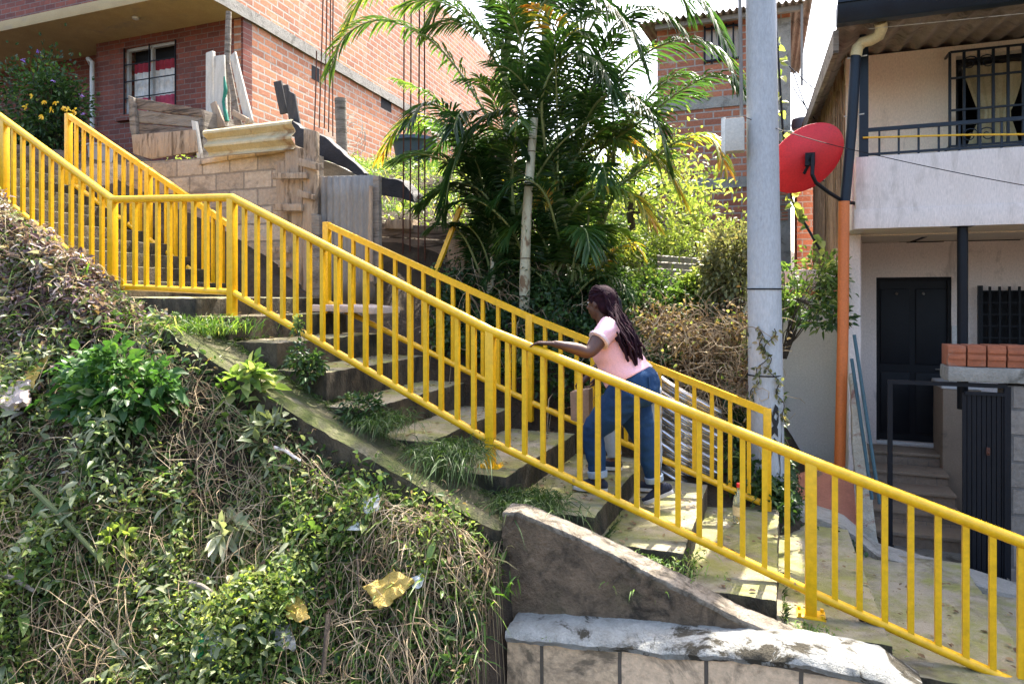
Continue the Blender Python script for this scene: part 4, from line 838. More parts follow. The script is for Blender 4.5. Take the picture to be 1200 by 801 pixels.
# bottle on the step
bt_ = thing('glass_bottle', 'clear bottle with red cap standing on a step beside the far railing end', 'bottle', V(-.20, 5.38, CZ-1.53))
bp = Gz(866, 612, -1.53); org[bt_.name] = V(bp.x, bp.y, CZ-1.53); bt_.location = ROT @ org[bt_.name]
gm, n_, l_, b_ = new_mat('glass'); b_.inputs['Base Color'].default_value = (.75, .78, .62, 1); b_.inputs['Roughness'].default_value = .08; b_.inputs['Transmission Weight'].default_value = .85
m = MB(); m.lathe(V(bp.x, bp.y, CZ-1.527), [(.035, 0), (.04, .01), (.04, .14), (.032, .17), (.015, .20), (.014, .235)], 20); part(m, 'body', gm, bt_)
m = MB(); m.lathe(V(bp.x, bp.y, CZ-1.527+.235), [(.016, 0), (.016, .025), (.012, .028)], 14); part(m, 'cap', M_RED, bt_)
m = MB(); m.lathe(V(bp.x, bp.y, CZ-1.527+.05), [(.0408, 0), (.0408, .06)], 20, False); part(m, 'label_band', M_PVC, bt_)

# ================================================================= vegetation
def proj(p):
    """pixel of a point given in the stairs frame (only used to choose which species grows where)"""
    q = p-O0; X = q.x*CA+q.y*SA; Y = -q.x*SA+q.y*CA; return 600+F*X/Y, 345-F*q.z/Y
def stuff(o, label=None, cat=None):
    o['kind'] = 'stuff'
    if label: o['label'] = label
    if cat: o['category'] = cat
    return o
def cat_me(name, parts_):          # parts_: list of argument dicts for leaf_me, merged side by side as leaves of one plant cover
    P = np.concatenate([p['P'] for p in parts_]); Dn = np.concatenate([p['D'] for p in parts_]); U = np.concatenate([p['U'] for p in parts_])
    L = np.concatenate([p['L'] for p in parts_]); W = np.concatenate([p['W'] for p in parts_]); v = np.concatenate([p['v'] for p in parts_])
    return P, Dn, U, L, W, v
def slope_samples(n, x0, x1, t0, t1, test, clump=.16, cs=2.2, hmax=.22):
    out = []; r = random.Random(n)
    while len(out) < n:
        x = r.uniform(x0, x1); t = r.uniform(t0, t1)
        if t < 4.2 and x > -3.95 and t > 3.64+r.gauss(0, .045): continue
        z = Hz(x, t)
        c = noise.fractal(Vector((x*cs, t*cs, 4.2)), .7, 2, 3)
        h = max(0, .5+c)*hmax
        p = Vector((x+r.gauss(0, .02), t-h*.5*r.random(), z+h*r.random()**.6))
        px, py = proj(p)
        k = test(px, py, c, r)
        if k: out.append(p)
    return np.array([tuple(p) for p in out])
def cover(name, label, n, region, test, L, W, mat, up=.6, out=.5, droop=.3, vmix=1., hmax=.22, fold=.25):
    P = slope_samples(n, *region, test, hmax=hmax); Dn = nprs.normal(size=(n, 3)); Dn[:, 2] += up; Dn[:, 1] -= out
    Ls = L*np.exp(nprs.normal(size=n)*.3); Ws = Ls*W
    U = nprs.normal(size=(n, 3))*.6; U[:, 2] += 1; U[:, 1] -= .4
    nzv = np.array([noise.noise(Vector(p)*3.1) for p in P])
    v = np.clip(.45+.35*nzv+nprs.normal(size=n)*.22*vmix, 0, 1)
    off = Vector(P.mean(0)); o = link(leaf_me(name, P, Dn, U, Ls, Ws, v, mat, droop=droop, off=off, fold=fold), name, off=off)
    return stuff(o, label, 'ground cover')
SL = (-8.6, -1.45, 1.3, 4.08)
def inb(px, py, a, b, c, d, soft=28, r=None):
    g_ = r.gauss(0, soft) if r else 0; h_ = r.gauss(0, soft*.7) if r else 0
    return a < px+g_ < c and b < py+h_ < d
def purple(px, py, c, r): return inb(px, py, -300, 200, 175, 410, 22, r) or (r.random() < .12 and py < 560)
def lime(px, py, c, r): return inb(px, py, -300, 585, 350, 1100, 30, r) or (inb(px, py, 300, 560, 600, 700, 30, r) and r.random() < .55)
def green(px, py, c, r): return not inb(px, py, -300, 200, 150, 370, 20, r) and (c > -.15 or r.random() < .35) and (px < 500 or r.random() < .45)
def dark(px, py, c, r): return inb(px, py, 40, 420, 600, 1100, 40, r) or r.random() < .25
cover('purple_creeper', 'silvery purple creeping plants over the top of the bank', 15000, (-8.6, -4.0, 2.6, 4.12), purple, .062, .36, LEAF_P, hmax=.20)
cover('small_lime_creeper', 'small lime green leaves covering the foot of the bank', 52000, SL, lime, .027, .55, LEAF_Y, hmax=.26)
cover('broad_green_creeper', 'broad green creeping leaves all over the bank', 20000, SL, green, .055, .42, LEAF_G, hmax=.26)
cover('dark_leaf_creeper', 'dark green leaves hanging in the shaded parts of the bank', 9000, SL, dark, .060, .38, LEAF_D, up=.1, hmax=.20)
cover('pale_striped_creeper', 'pale striped leaves scattered over the bank', 4200, SL, lambda px, py, c, r: inb(px, py, -100, 380, 330, 900, 40, r) and c > -.1, .058, .36, leafmat('pale_striped_leaf', [(0, (.08, .11, .05)), (.5, (.19, .22, .12)), (1, (.33, .34, .22))], .35), hmax=.30)
cover('leaf_litter', 'dry brown leaves lying over the bank', 26000, SL, lambda px, py, c, r: c < .35, .036, .42, LEAF_B, up=.3, hmax=.24)
cover('dry_grass', 'dry straw grass between the creepers of the bank', 15000, SL, lambda px, py, c, r: c < .3, .13, .035, M_STRAW, up=.5, out=.5, droop=.7, hmax=.22)
# straw coloured trailing stems
def trailing(n, region, test, r_, seed, length=(.25, .8), lift=.16):
    rr = random.Random(seed); paths = []
    while len(paths) < n:
        x = rr.uniform(region[0], region[1]); t = rr.uniform(region[2], region[3]); px, py = proj(V(x, t, Hz(x, t)))
        if not test(px, py, 0, rr): continue
        L = rr.uniform(*length); a = rr.uniform(0, 2*pi) if rr.random() < .5 else rr.gauss(-pi/2, .6); pts = []; k = 8; bend = rr.gauss(0, .14); amp = rr.uniform(.02, lift)
        for i in range(k):
            u = i/(k-1); zz = Hz(x, t)+.03+amp*sin(pi*u)+.05*rr.random()
            pts.append(V(x, t-amp*.5*sin(pi*u), zz)); a += bend*.4+rr.gauss(0, .2); x += cos(a)*L/k; t += sin(a)*L/k*.6; t = min(t, region[3] if region[3] > 5 or x < -4 else 3.55); t = max(t, region[2]-.3)
        paths.append(pts)
    return paths
def stemstuff(name, label, paths, r_, mat, n=4):
    m = stems_mb(paths, r_, n); og = m.base(); me = finish(m, name, mat, og); add_var(me, 0, 1)
    return stuff(link(me, name, off=og), label, 'dry stems')
stemstuff('dry_vines', 'straw coloured dry vines trailing over the bank', trailing(2300, SL, lambda px, py, c, r: inb(px, py, 130, 520, 620, 1000, 60, r) or inb(px, py, -100, 640, 320, 900, 50, r) or r.random() < .22, 0, 11), .0026, M_STRAW)
stemstuff('green_runners', 'thin green runners between the leaves of the bank', trailing(500, SL, lambda px, py, c, r: True, 0, 12), .003, M_GREENST)
stemstuff('hanging_roots', 'tan roots hanging at the foot of the bank by the retaining wall', trailing(420, (-3.4, -1.35, 2.2, 3.7), lambda px, py, c, r: px > 380 and py > 600, 0, 13, (.15, .45), .16), .0026, M_STRAW)
cover('bank_grass', 'fine grass growing through the creepers on the bank', 5200, SL, lambda px, py, c, r: inb(px, py, 330, 560, 620, 900, 30, r) or inb(px, py, -50, 240, 260, 420, 40, r) and r.random() < .5, .16, .045, LEAF_GR, up=1.3, out=.2, droop=.55, hmax=.1)

# rubbish and sticks on the bank
def onslope(px, py, lift=.1):
    r = ray(px, py); s = 1.5
    while s < 9:
        p = O0+r*s
        if p.z < Hz(p.x, p.y)+lift: return p
        s += .01
    return O0+r*4
def scrap(name, label, px, mat, cat, lift=.27, th=.004, **k):
    c = onslope(sum(a for a, b in px)/len(px), sum(b for a, b in px)/len(px), lift); n_ = V(0, -.72, .7); pts = []
    for a, b in px:
        r = ray(a, b); s = (c-O0).dot(n_)/r.dot(n_); pts.append(O0+r*s)
    m = MB(); m.prism(pts, n_*th); return solo(m, name, mat, label, cat, grid=.02, rough=.045, rs=13, **k)
M_WRAP = pm('gold_wrapper', (.50, .34, .07), (.36, .24, .05), 8, .4, .6, .01, stain=(.25, .20, .10), st=(.55, .65), sscale=9)
M_PAPER = pm('white_scrap', (.62, .62, .60), (.45, .46, .46), 8, .7, .4, .006)
scrap('foil_wrapper', 'large golden foil wrapper lying on the bank', [(424, 690), (462, 668), (487, 682), (446, 712)], M_WRAP, 'wrapper')
scrap('foil_wrapper', 'narrow tan wrapper lying left of the large golden one', [(332, 692), (350, 690), (366, 729), (343, 730)], M_WRAP, 'wrapper')
scrap('foil_wrapper', 'small yellow wrapper caught in the creepers at the left edge', [(36, 430), (56, 418), (58, 432), (30, 462), (16, 482), (14, 470), (30, 448)], M_WRAP, 'wrapper')
scrap('paper_scrap', 'white triangular paper scrap above the large golden wrapper', [(408, 622), (421, 606), (428, 619), (414, 624)], M_PAPER, 'paper')
scrap('plastic_bag', 'pale crumpled plastic bag beside the kerb', [(420, 586), (444, 578), (446, 596), (430, 602)], M_PAPER, 'bag')
scrap('paper_scrap', 'small white scrap to the right of the golden wrapper', [(483, 676), (496, 670), (495, 686), (486, 688)], M_PAPER, 'paper')
scrap('pale_stone', 'flat pale pink stone at the left edge of the bank', [(0, 452), (40, 450), (34, 476), (0, 482)], pm('pink_stone', (.55, .44, .38), (.42, .34, .30), 4, .9, .5), 'stone', lift=.2, th=.05)
scrap('pale_stone', 'grey white stone below the tan wrapper', [(322, 736), (344, 732), (350, 762), (326, 766)], M_LIME, 'stone', lift=.22, th=.02)
cb2 = scrap('crushed_bottle', 'crushed clear plastic bottle with a green label near the bottom of the bank', [(236, 744), (262, 738), (270, 756), (258, 774), (238, 766)], M_PAPER, 'bottle', lift=.2, th=.05)
gl = scrap('green_wrapper', 'torn green label beside the crushed bottle', [(224, 748), (240, 742), (246, 756), (236, 770), (232, 756)], pm('green_label', (.02, .25, .08), None, 5, .5, .3), 'wrapper', lift=.26)
for i, (lab, a, b, r_, mt) in enumerate((('thick green stick lying on the bank at left', (36, 570), (122, 660), .016, pm('green_stick', (.12, .14, .05), (.07, .09, .03), 9, .8, .3)), ('brown broken stick below the kerb', (222, 682), (258, 700), .014, M_WOODG), ('pale pink tube lying near the top of the kerb', (322, 524), (352, 540), .012, M_PINKW), ('upright dead stick left of the golden wrapper', (418, 650), (421, 700), .007, M_BARKD),
                                         ('thick dead root hanging low on the bank', (385, 720), (378, 790), .015, M_BARKD), ('dead branch at the lower left edge', (0, 672), (40, 692), .014, M_WOODG))):
    p, q = onslope(*a, .27), onslope(*b, .27); m = MB(); m.tube([p, p.lerp(q, .4)+V(.01, -.01, .02), q], [r_, r_*.9, r_*.7], 8); solo(m, 'stick', mt, lab, 'stick', rough=.003, grid=.06)

# fallen leaves and grit on the treads, weeds in the step corners
P = []; Dn = []; LL = []
for i, z in enumerate(heights):
    x0, x1 = edges[i], edges[i+1]
    for _ in range(int(70+150*(x1-x0))):
        t = nprs.uniform(4.12, 5.6); x = nprs.uniform(x0+.01, x1-.02); P.append((x, t, CZ+z+.006+.004*nprs.rand())); Dn.append((nprs.normal(), nprs.normal(), .12*nprs.normal())); LL.append(nprs.choice([.008, .012, .03, .045], p=[.5, .3, .12, .08]))
P = np.array(P); n = len(P); off = Vector(P.mean(0)); o = link(leaf_me('fallen_leaves', P, np.array(Dn), np.tile([0, 0, 1.], (n, 1))+nprs.normal(size=(n, 3))*.2, np.array(LL), np.array(LL)*.6, nprs.rand(n)*.8, LEAF_B, droop=-.1, off=off), 'fallen_leaves', off=off)
stuff(o, 'fallen brown leaves and grit strewn over the stair treads', 'leaf litter')
P = []; Dn = []
for i, z in enumerate(heights[:-1]):
    xb = edges[i+1]+.015; zz = CZ+heights[i+1]
    for _ in range(90):
        t = 4.12+abs(nprs.normal())*.28; P.append((xb+abs(nprs.normal())*.012, t, zz)); Dn.append((.35+.3*nprs.normal(), .4*nprs.normal()-.2, 1.))
    for _ in range(160):
        x = nprs.uniform(edges[i], edges[i+1]); P.append((x, 4.07+.02*nprs.normal(), CZ+kz(x)-.035)); Dn.append((.4*nprs.normal(), -.6+.3*nprs.normal(), .8))
P = np.array(P); n = len(P); off = Vector(P.mean(0)); o = link(leaf_me('step_weeds', P, np.array(Dn), nprs.normal(size=(n, 3)), nprs.uniform(.03, .11, n), .007, nprs.rand(n), LEAF_DG, droop=.5, off=off), 'step_weeds', off=off)
stuff(o, 'fine weeds growing in the corners and along the near edge of the steps', 'weeds')

# ---- grass tufts and leafy plants
def tuft(c, n, L, w_, mat, label, cat='grass tuft', group=None, spread=.05, up=1.1, droop=.6, lean=(0, 0), name='grass_tuft'):
    c = Vector(c); P = np.array([tuple(c)]*n)+nprs.normal(size=(n, 3))*[spread, spread, .004]; Dn = nprs.normal(size=(n, 3))*.6; Dn[:, 2] = np.abs(Dn[:, 2])+up; Dn[:, 0] += lean[0]; Dn[:, 1] += lean[1]
    me = leaf_me(name, P, Dn, nprs.normal(size=(n, 3)), L*nprs.uniform(.5, 1.15, n), w_, np.clip(nprs.normal(.5, .25, n), 0, 1), mat, fold=.15, droop=droop, off=c, prof=((.35, 1.), (.7, .65)))
    o = link(me, name, off=c); o['label'] = label; o['category'] = cat
    if group: o['group'] = group
    return o
GT = 'grass tufts along the stairs'
tuft(onslope(236, 392, .06), 620, .34, .009, LEAF_GR, 'bright grass tuft under the landing rail', group=GT, spread=.16, droop=.55)
tuft(onslope(205, 372, .06), 260, .30, .008, LEAF_GR, 'thinner bright grass tuft left of the landing rail tuft', group=GT, spread=.10)
tuft(onslope(162, 345, .05), 26, .50, .008, LEAF_GR, 'few tall single blades in front of the landing railing', group=GT, spread=.05, droop=.25, up=2.2)
for lab, px, py, n, L, sp in (('dark grass tuft on the kerb beside the fourth step', 452, 492, 420, .26, .10), ('dark grass tuft left of the middle railing post', 530, 530, 800, .34, .11), ('dark grass tuft right below the middle railing post', 622, 588, 620, .28, .12),
                              ('low grass along the kerb under the step with the front foot', 760, 655, 420, .13, .16), ('small tuft at the foot of the right railing post', 945, 738, 160, .10, .05), ('low grass under the right steps', 1000, 760, 120, .08, .10)):
    tuft(T(px, py, 4.07), int(n*1.2), L, .0075, LEAF_DG if py < 640 else LEAF_GR, lab, group=GT, spread=sp, lean=(.2, -.9), up=.5, droop=.8)
tuft(T(652, 744, 3.52), 150, .045, .005, LEAF_GR, 'tiny grass growing in a crack of the white ledge', group=GT, spread=.04)
tuft(T(596, 700, 3.5), 14, .28, .012, LEAF_GR, 'single upright blades beside the left end of the ledge', group=GT, spread=.03, up=2)
def bush(name, label, cat, c, rad, n, L, W, mat, k=24, base=None, stem=.010, smat=None, group=None, csz=.32, up=.35, droop=.3, hollow=.55, vmean=.5, nstem=None, grp_extra=None, stemlen=True, stemn=5):
    c = Vector(c); base = Vector(base) if base else c-V(0, 0, rad[2]*1.1); o = thing(name, label, cat, base, group)
    cl = []
    while len(cl) < k:
        d = Vector(nprs.normal(size=3)).normalized(); rr = (hollow+(1-hollow)*random.Random(len(cl)+int(n)).random())
        cl.append(c+V(d.x*rad[0]*rr, d.y*rad[1]*rr, d.z*rad[2]*rr))
    idx = nprs.randint(0, k, n); CC = np.array([tuple(p) for p in cl]); sc = np.array(rad)*csz
    off_ = nprs.normal(size=(n, 3))*.6*sc; P = CC[idx]+off_
    tone = nprs.normal(size=k)*.16
    Dn = unit(off_+1e-6)*.8+nprs.normal(size=(n, 3))*.5+unit(P-np.array(c))*.5; Dn[:, 2] += up
    U = nprs.normal(size=(n, 3))*.7; U[:, 2] += 1
    me = leaf_me('foliage', P, Dn, U, L*nprs.uniform(.6, 1.25, n), L*W, np.clip(vmean+tone[idx]+nprs.normal(size=n)*.16, 0, 1), mat, droop=droop, off=org[o.name]); link(me, 'foliage', o)
    m = MB(); rr = random.Random(int(n*7))
    for p in cl[:nstem or k]:
        mid = base.lerp(p, .5)+V(rr.gauss(0, .12)*rad[0], rr.gauss(0, .12)*rad[1], .12*rad[2])
        m.tube([base+V(rr.gauss(0, .03), rr.gauss(0, .03), 0), base.lerp(mid, .6), mid, mid.lerp(p, .6), p], [stem, stem*.8, stem*.6, stem*.45, stem*.25], stemn, False)
        for _ in range(2):
            q = p+V(rr.gauss(0, 1)*sc[0], rr.gauss(0, 1)*sc[1], rr.gauss(0, 1)*sc[2]); m.tube([mid.lerp(p, .5), p.lerp(q, .5)+V(0, 0, .02), q], [stem*.35, stem*.3, stem*.15], 4, False)
    part(m, 'stems', smat or M_BARKD, o); return o
bush('leafy_plant', 'leafy dark plant growing from the kerb beside the second step', 'plant', T(362, 420, 4.02)+V(0, -.02, .0), (.14, .10, .16), 420, .045, .5, LEAF_D, 12, stem=.004, base=T(365, 448, 4.05))
bush('leafy_plant', 'small leafy plant touching the bottom rail near the third step', 'plant', T(352, 385, 4.10), (.06, .05, .08), 90, .04, .5, LEAF_G, 6, stem=.003, base=T(360, 430, 4.06))
bush('leafy_plant', 'leafy plant on the kerb below the third and fourth steps', 'plant', T(425, 478, 4.02), (.18, .10, .11), 420, .045, .45, LEAF_D, 12, stem=.004, base=T(430, 502, 4.03))
bush('lobed_plant', 'bright green plant with lobed leaves in the middle of the bank', 'plant', onslope(138, 455, .22), (.42, .22, .28), 1500, .085, .62, leafmat('lobed_leaf', [(0, (.022, .062, .016)), (.6, (.05, .125, .028)), (1, (.14, .24, .05))], .38), 30, stem=.006, vmean=.5)
bush('broadleaf_plant', 'broad leaved plant with yellow spots below the landing', 'plant', onslope(292, 455, .16), (.16, .10, .18), 130, .13, .48, LEAF_G, 9, stem=.005, vmean=.7)
bush('broadleaf_plant', 'pale broad leaved plant among the creepers left of the kerb', 'plant', onslope(318, 512, .14), (.20, .10, .12), 120, .14, .30, mats['pale_striped_leaf'], 9, stem=.005)
bush('broadleaf_plant', 'pale star shaped plant in the middle of the dark creepers', 'plant', onslope(262, 622, .14), (.10, .08, .08), 40, .15, .30, mats['pale_striped_leaf'], 4, stem=.005, vmean=.8)
bush('broadleaf_plant', 'small bright plant above the green stick', 'plant', onslope(138, 636, .15), (.10, .08, .10), 60, .08, .42, LEAF_Y, 6, stem=.004, vmean=.5)

# ---- planting behind the far railing
HB = (-5.0, .2, 5.78, 9.5)
def cover2(name, label, n, region, test, L, W, mat, **k): return cover(name, label, n, region, test, L, W, mat, out=.1, **k)
cover2('understory_leaves', 'dark leafy undergrowth behind the far railing', 16000, (-3.3, .15, 5.8, 7.6), lambda px, py, c, r: px > 505 and not (715 < px < 850 and 425 < py < 640), .06, .45, LEAF_D, hmax=.35)
cover2('bank_creeper', 'bright creepers covering the bank behind the palm', 9000, (-2.6, .1, 6.8, 11.5), lambda px, py, c, r: True, .065, .5, LEAF_G, hmax=.4)
cover2('hill_grass', 'sunlit grass on the bank around the blue tub', 12000, (-8, -2.2, 7.5, 14), lambda px, py, c, r: True, .24, .04, LEAF_GR, up=1.4, droop=.5, hmax=.1)
cover2('hill_weeds', 'small weeds on the bank below the brick house', 7000, (-8, -2.2, 7.2, 13), lambda px, py, c, r: c > -.2, .06, .5, LEAF_Y, hmax=.2)
cover2('path_weeds', 'low weeds at the foot of the utility pole', 2600, (-.3, .7, 5.9, 7.2), lambda px, py, c, r: c > -.05, .035, .5, LEAF_D, hmax=.12)
stemstuff('dead_twigs', 'dead twigs over the ground behind the far railing', trailing(260, (-3.3, -.2, 5.85, 7.4), lambda px, py, c, r: True, 0, 17, (.3, .8), .3), .005, M_STRAW)

def path3(c):  # smooth catmull through points
    c = [Vector(p) for p in c]; out = []; c = [c[0]*2-c[1]]+c+[c[-1]*2-c[-2]]
    for i in range(1, len(c)-2):
        for k in range(6):
            t = k/6; p0, p1, p2, p3 = c[i-1:i+3]
            out.append(.5*((2*p1)+(p2-p0)*t+(2*p0-5*p1+4*p2-p3)*t*t+(3*p1-p0-3*p2+p3)*t*t*t))
    out.append(c[-2]); return out
M_RACH = pm('palm_rachis', (.24, .26, .09), (.15, .19, .06), 4, .55, .1, .002)
def frond(parent, pts, ll=.42, n=56, var=.45, tip=0., hang=.45, wid=.029, start=.14):
    pts = path3(pts); m = MB(); K = len(pts); rs_ = [.014*(1-.8*i/(K-1))+.002 for i in range(K)]
    m.tube(pts, rs_, 6); fo = part(m, 'frond', M_RACH, parent)
    cum = [0]
    for a, b in zip(pts, pts[1:]): cum.append(cum[-1]+(b-a).length)
    P = []; Dn = []; U = []; L = []; Vv = []
    for side in (-1, 1):
        for i in range(n):
            u = start+(1-start)*(i+.5)/n; s = u*cum[-1]; j = max(k for k in range(K) if cum[k] <= s); j = min(j, K-2)
            f = (s-cum[j])/max(1e-6, cum[j+1]-cum[j]); p = pts[j].lerp(pts[j+1], f); tg = (pts[j+1]-pts[j]).normalized()
            sd = tg.cross(V(0, 0, 1)); sd = sd.normalized() if sd.length > .05 else V(1, 0, 0); nn = sd.cross(tg)
            uu = (u-start)/(1-start); l = ll*(.35+.65*sin(pi*min(1, uu*.85+.12))**.8)
            d = sd*side*(1.05-.45*uu)+tg*(.55+.55*uu)+nn*.28+V(rnd.gauss(0, .1), rnd.gauss(0, .1), rnd.gauss(0, .1)-hang*.4)
            P.append(tuple(p)); Dn.append(tuple(d)); U.append(tuple(nn+V(0, 0, .3))); L.append(l*rnd.uniform(.85, 1.1)); Vv.append(var+tip*uu**1.5+rnd.gauss(0, .07))
    me = leaf_me('leaflets', P, Dn, U, np.array(L), wid, np.array(Vv), LEAF_PALM, fold=.35, droop=hang, off=org[parent.name], prof=((.35, 1.), (.72, .8)))
    link(me, 'leaflets', fo); return fo
pa = thing('palm_tree', 'dense cluster palm with several trunks and arching fronds behind the stairs', 'palm', T(622, 372, 6.9))
bases = [((614, 392, 6.45), (617, 260, 6.45), (626, 140, 6.7), .052), ((660, 370, 7.2), (662, 260, 7.2), (672, 165, 7.2), .06), ((580, 360, 7.0), (566, 280, 7.0), (560, 190, 7.0), .04), ((640, 370, 7.4), (634, 200, 7.4), (640, 20, 7.4), .06),
         ((690, 365, 7.5), (700, 280, 7.5), (712, 190, 7.5), .035), ((600, 370, 7.3), (596, 200, 7.3), (590, 60, 7.3), .045), ((572, 350, 6.8), (578, 315, 6.8), (575, 285, 6.8), .035)]
for b0, b1, b2, r_ in bases:
    m = MB(); pts = path3([T(*b0), T(*b1), T(*b2)]); K = len(pts)
    m.tube(pts, [r_*(1.1-.35*i/(K-1))*(1+.06*(i % 3 == 0)) for i in range(K)], 14); tr = part(m, 'trunk', M_TRUNKP, pa)
    m = MB()
    for j in range(2, K-1, 2):
        m.tube([pts[j], pts[j]+V(0, 0, .012)], r_*(1.13-.35*j/(K-1)), 14, False)
    part(m, 'leaf_scars', pm('leaf_scar', (.12, .08, .045), None, 8, .9, .2), tr)
FR = [([(600, 200, 7.0), (560, 118, 6.9), (510, 52, 6.7), (450, 24, 6.6), (405, 42, 6.5), (387, 84, 6.5)], .40, 64, .62, .12), ([(590, 225, 7.0), (545, 165, 6.8), (505, 138, 6.7), (470, 146, 6.6), (446, 184, 6.6)], .30, 44, .66, .30),
      ([(620, 160, 6.9), (598, 105, 6.7), (580, 60, 6.6), (545, 18, 6.5), (505, 0, 6.4), (470, 8, 6.3)], .42, 56, .55, .25), ([(690, 140, 7.2), (745, 72, 7.0), (800, 46, 6.8), (845, 62, 6.7), (868, 104, 6.6)], .36, 56, .50, .08),
      ([(680, 185, 7.2), (740, 150, 7.0), (800, 105, 6.8), (842, 88, 6.7), (872, 112, 6.6)], .34, 56, .42, .12), ([(670, 245, 7.1), (730, 215, 7.0), (790, 168, 6.8), (830, 160, 6.8), (850, 196, 6.7)], .32, 56, .66, .32),
      ([(690, 330, 7.0), (715, 298, 6.8), (738, 285, 6.7), (752, 296, 6.7)], .22, 34, .86, .02), ([(640, 190, 6.9), (636, 110, 6.6), (664, 66, 6.5), (700, 72, 6.3), (722, 112, 6.2)], .40, 56, .40, .05),
      ([(570, 340, 6.9), (545, 280, 6.7), (520, 262, 6.5), (500, 270, 6.4)], .24, 34, .30, .1), ([(625, 330, 6.9), (600, 270, 6.6), (560, 235, 6.4), (525, 240, 6.3)], .34, 44, .35, .1), ([(700, 210, 7.4), (748, 130, 7.4), (790, 90, 7.4), (820, 92, 7.4)], .4, 50, .5, .1),
      ([(640, 60, 7.3), (690, -20, 7.2), (760, -40, 7.0), (820, 0, 6.9), (850, 50, 6.8)], .42, 56, .45, .1), ([(590, 90, 7.2), (545, 10, 7.1), (480, -30, 7.0), (430, -10, 6.9), (405, 30, 6.8)], .42, 56, .60, .3),
      ([(660, 380, 6.9), (640, 330, 6.6), (600, 305, 6.5), (570, 325, 6.4)], .26, 38, .25, .05), ([(650, 380, 6.9), (690, 330, 6.7), (720, 325, 6.6), (740, 345, 6.5)], .26, 38, .3, .3)]
FR += [([(672, 175, 7.2), (690, 90, 7.0), (720, 30, 6.8), (760, 10, 6.6), (795, 30, 6.5)], .42, 60, .35, .1), ([(626, 150, 6.9), (610, 70, 6.8), (640, 0, 6.6), (690, -10, 6.4), (735, 30, 6.3), (755, 80, 6.3)], .44, 60, .3, .1),
       ([(672, 175, 7.2), (700, 120, 6.9), (735, 110, 6.7), (768, 140, 6.6), (782, 190, 6.6)], .38, 56, .45, .2), ([(590, 80, 7.3), (600, 0, 7.2), (570, -40, 7.0), (530, -20, 6.8), (500, 30, 6.7)], .44, 60, .5, .2),
       ([(640, 30, 7.4), (700, -40, 7.4), (780, -60, 7.2), (830, -20, 7.1)], .46, 60, .35, .1), ([(626, 150, 6.9), (590, 130, 6.6), (555, 150, 6.4), (530, 200, 6.3), (520, 250, 6.3)], .38, 56, .3, .1),
       ([(650, 280, 7.0), (690, 225, 6.7), (735, 225, 6.5), (765, 260, 6.4)], .34, 50, .7, .3), ([(605, 300, 6.9), (570, 230, 6.6), (530, 215, 6.5), (490, 240, 6.4)], .34, 50, .25, .1),
       ([(660, 300, 6.9), (640, 230, 6.5), (610, 210, 6.3), (580, 235, 6.2)], .34, 50, .2, .1), ([(672, 175, 7.2), (720, 165, 7.0), (770, 185, 6.8), (800, 230, 6.8)], .36, 52, .8, .12)]
for pts, ll, n, vv, tp_ in FR: frond(pa, [T(*p) for p in pts], ll, n, vv, tp_)
fr_rnd = random.Random(23)
crown = [((626, 150, 6.9), 6, 1.0), ((672, 175, 7.2), 6, 1.0), ((562, 235, 7.0), 8, 1.0), ((640, 30, 7.4), 6, 1.1), ((712, 195, 7.5), 3, .8), ((590, 80, 7.3), 5, 1.1), ((655, 270, 7.0), 9, 1.3), ((600, 290, 6.9), 10, 1.3),
         ((575, 300, 7.1), 6, 1.0), ((690, 300, 7.3), 5, .95), ((645, 330, 6.9), 4, .7), ((675, 335, 6.9), 4, .7), ((580, 335, 6.9), 4, .65), ((680, 60, 7.5), 5, 1.1)]
for ci, (cp_, nf, sc_) in enumerate(crown):
    cpt = T(*cp_)
    for k in range(nf):
        a = 2*pi*(k+fr_rnd.random()*.8)/nf; L = fr_rnd.uniform(1.2, 1.9)*sc_; e_ = fr_rnd.uniform(1.12, 1.48); pts = [cpt+V(fr_rnd.gauss(0, .04), fr_rnd.gauss(0, .04), 0)]; p = pts[0].copy()
        dr_ = fr_rnd.uniform(.12, .42)
        for q in range(6):
            p = p+V(cos(a)*cos(e_), sin(a)*cos(e_)*.8, sin(e_))*L/6; pts.append(p.copy()); e_ -= dr_*(.4+.35*q)
        vv = fr_rnd.choice((.18, .32, .42, .52, .62, .68)); frond(pa, pts, fr_rnd.uniform(.30, .42), 58, vv, .05 if fr_rnd.random() < .8 else .35, hang=fr_rnd.uniform(.25, .5), wid=.024, start=.2)
# low sheath of dead and drooping leaves round the trunks
bush('palm_seedlings', 'young palm shoots and hanging dry leaves round the palm foot', 'plant', T(645, 345, 7.0), (.62, .25, .26), 900, .24, .10, LEAF_DG, 20, stem=.005, droop=.7)

# thin tree, shrubs and dry tangles
tt = thing('thin_tree', 'thin dark stemmed tree with airy lime foliage between palm and brick house', 'tree', T(738, 330, 9.0))
m = MB(); m.tube(path3([T(738, 330, 9), T(741, 280, 9), T(738, 230, 9), T(748, 180, 9)]), .05, 8)
TB = [(748, 195), (722, 200), (790, 215), (815, 225), (770, 215), (800, 245), (725, 225), (700, 250), (760, 180), (780, 265), (820, 270)]
for a, b in TB: m.tube(path3([T(740, 250, 9), T((740+a)/2, (245+b)/2-8, 9+rnd.uniform(-.3, .3)), T(a, b, 9+rnd.uniform(-.6, .6))]), .014, 5)
part(m, 'trunk', M_BARKD, tt)
CC = np.array([tuple(T(a+rnd.gauss(0, 10), b+rnd.gauss(0, 8), 9+rnd.uniform(-.9, .9))) for a, b in TB*3]); n = 2700; idx = nprs.randint(0, len(CC), n)
P = CC[idx]+nprs.normal(size=(n, 3))*[.24, .24, .20]; Dn = nprs.normal(size=(n, 3)); Dn[:, 2] -= .2
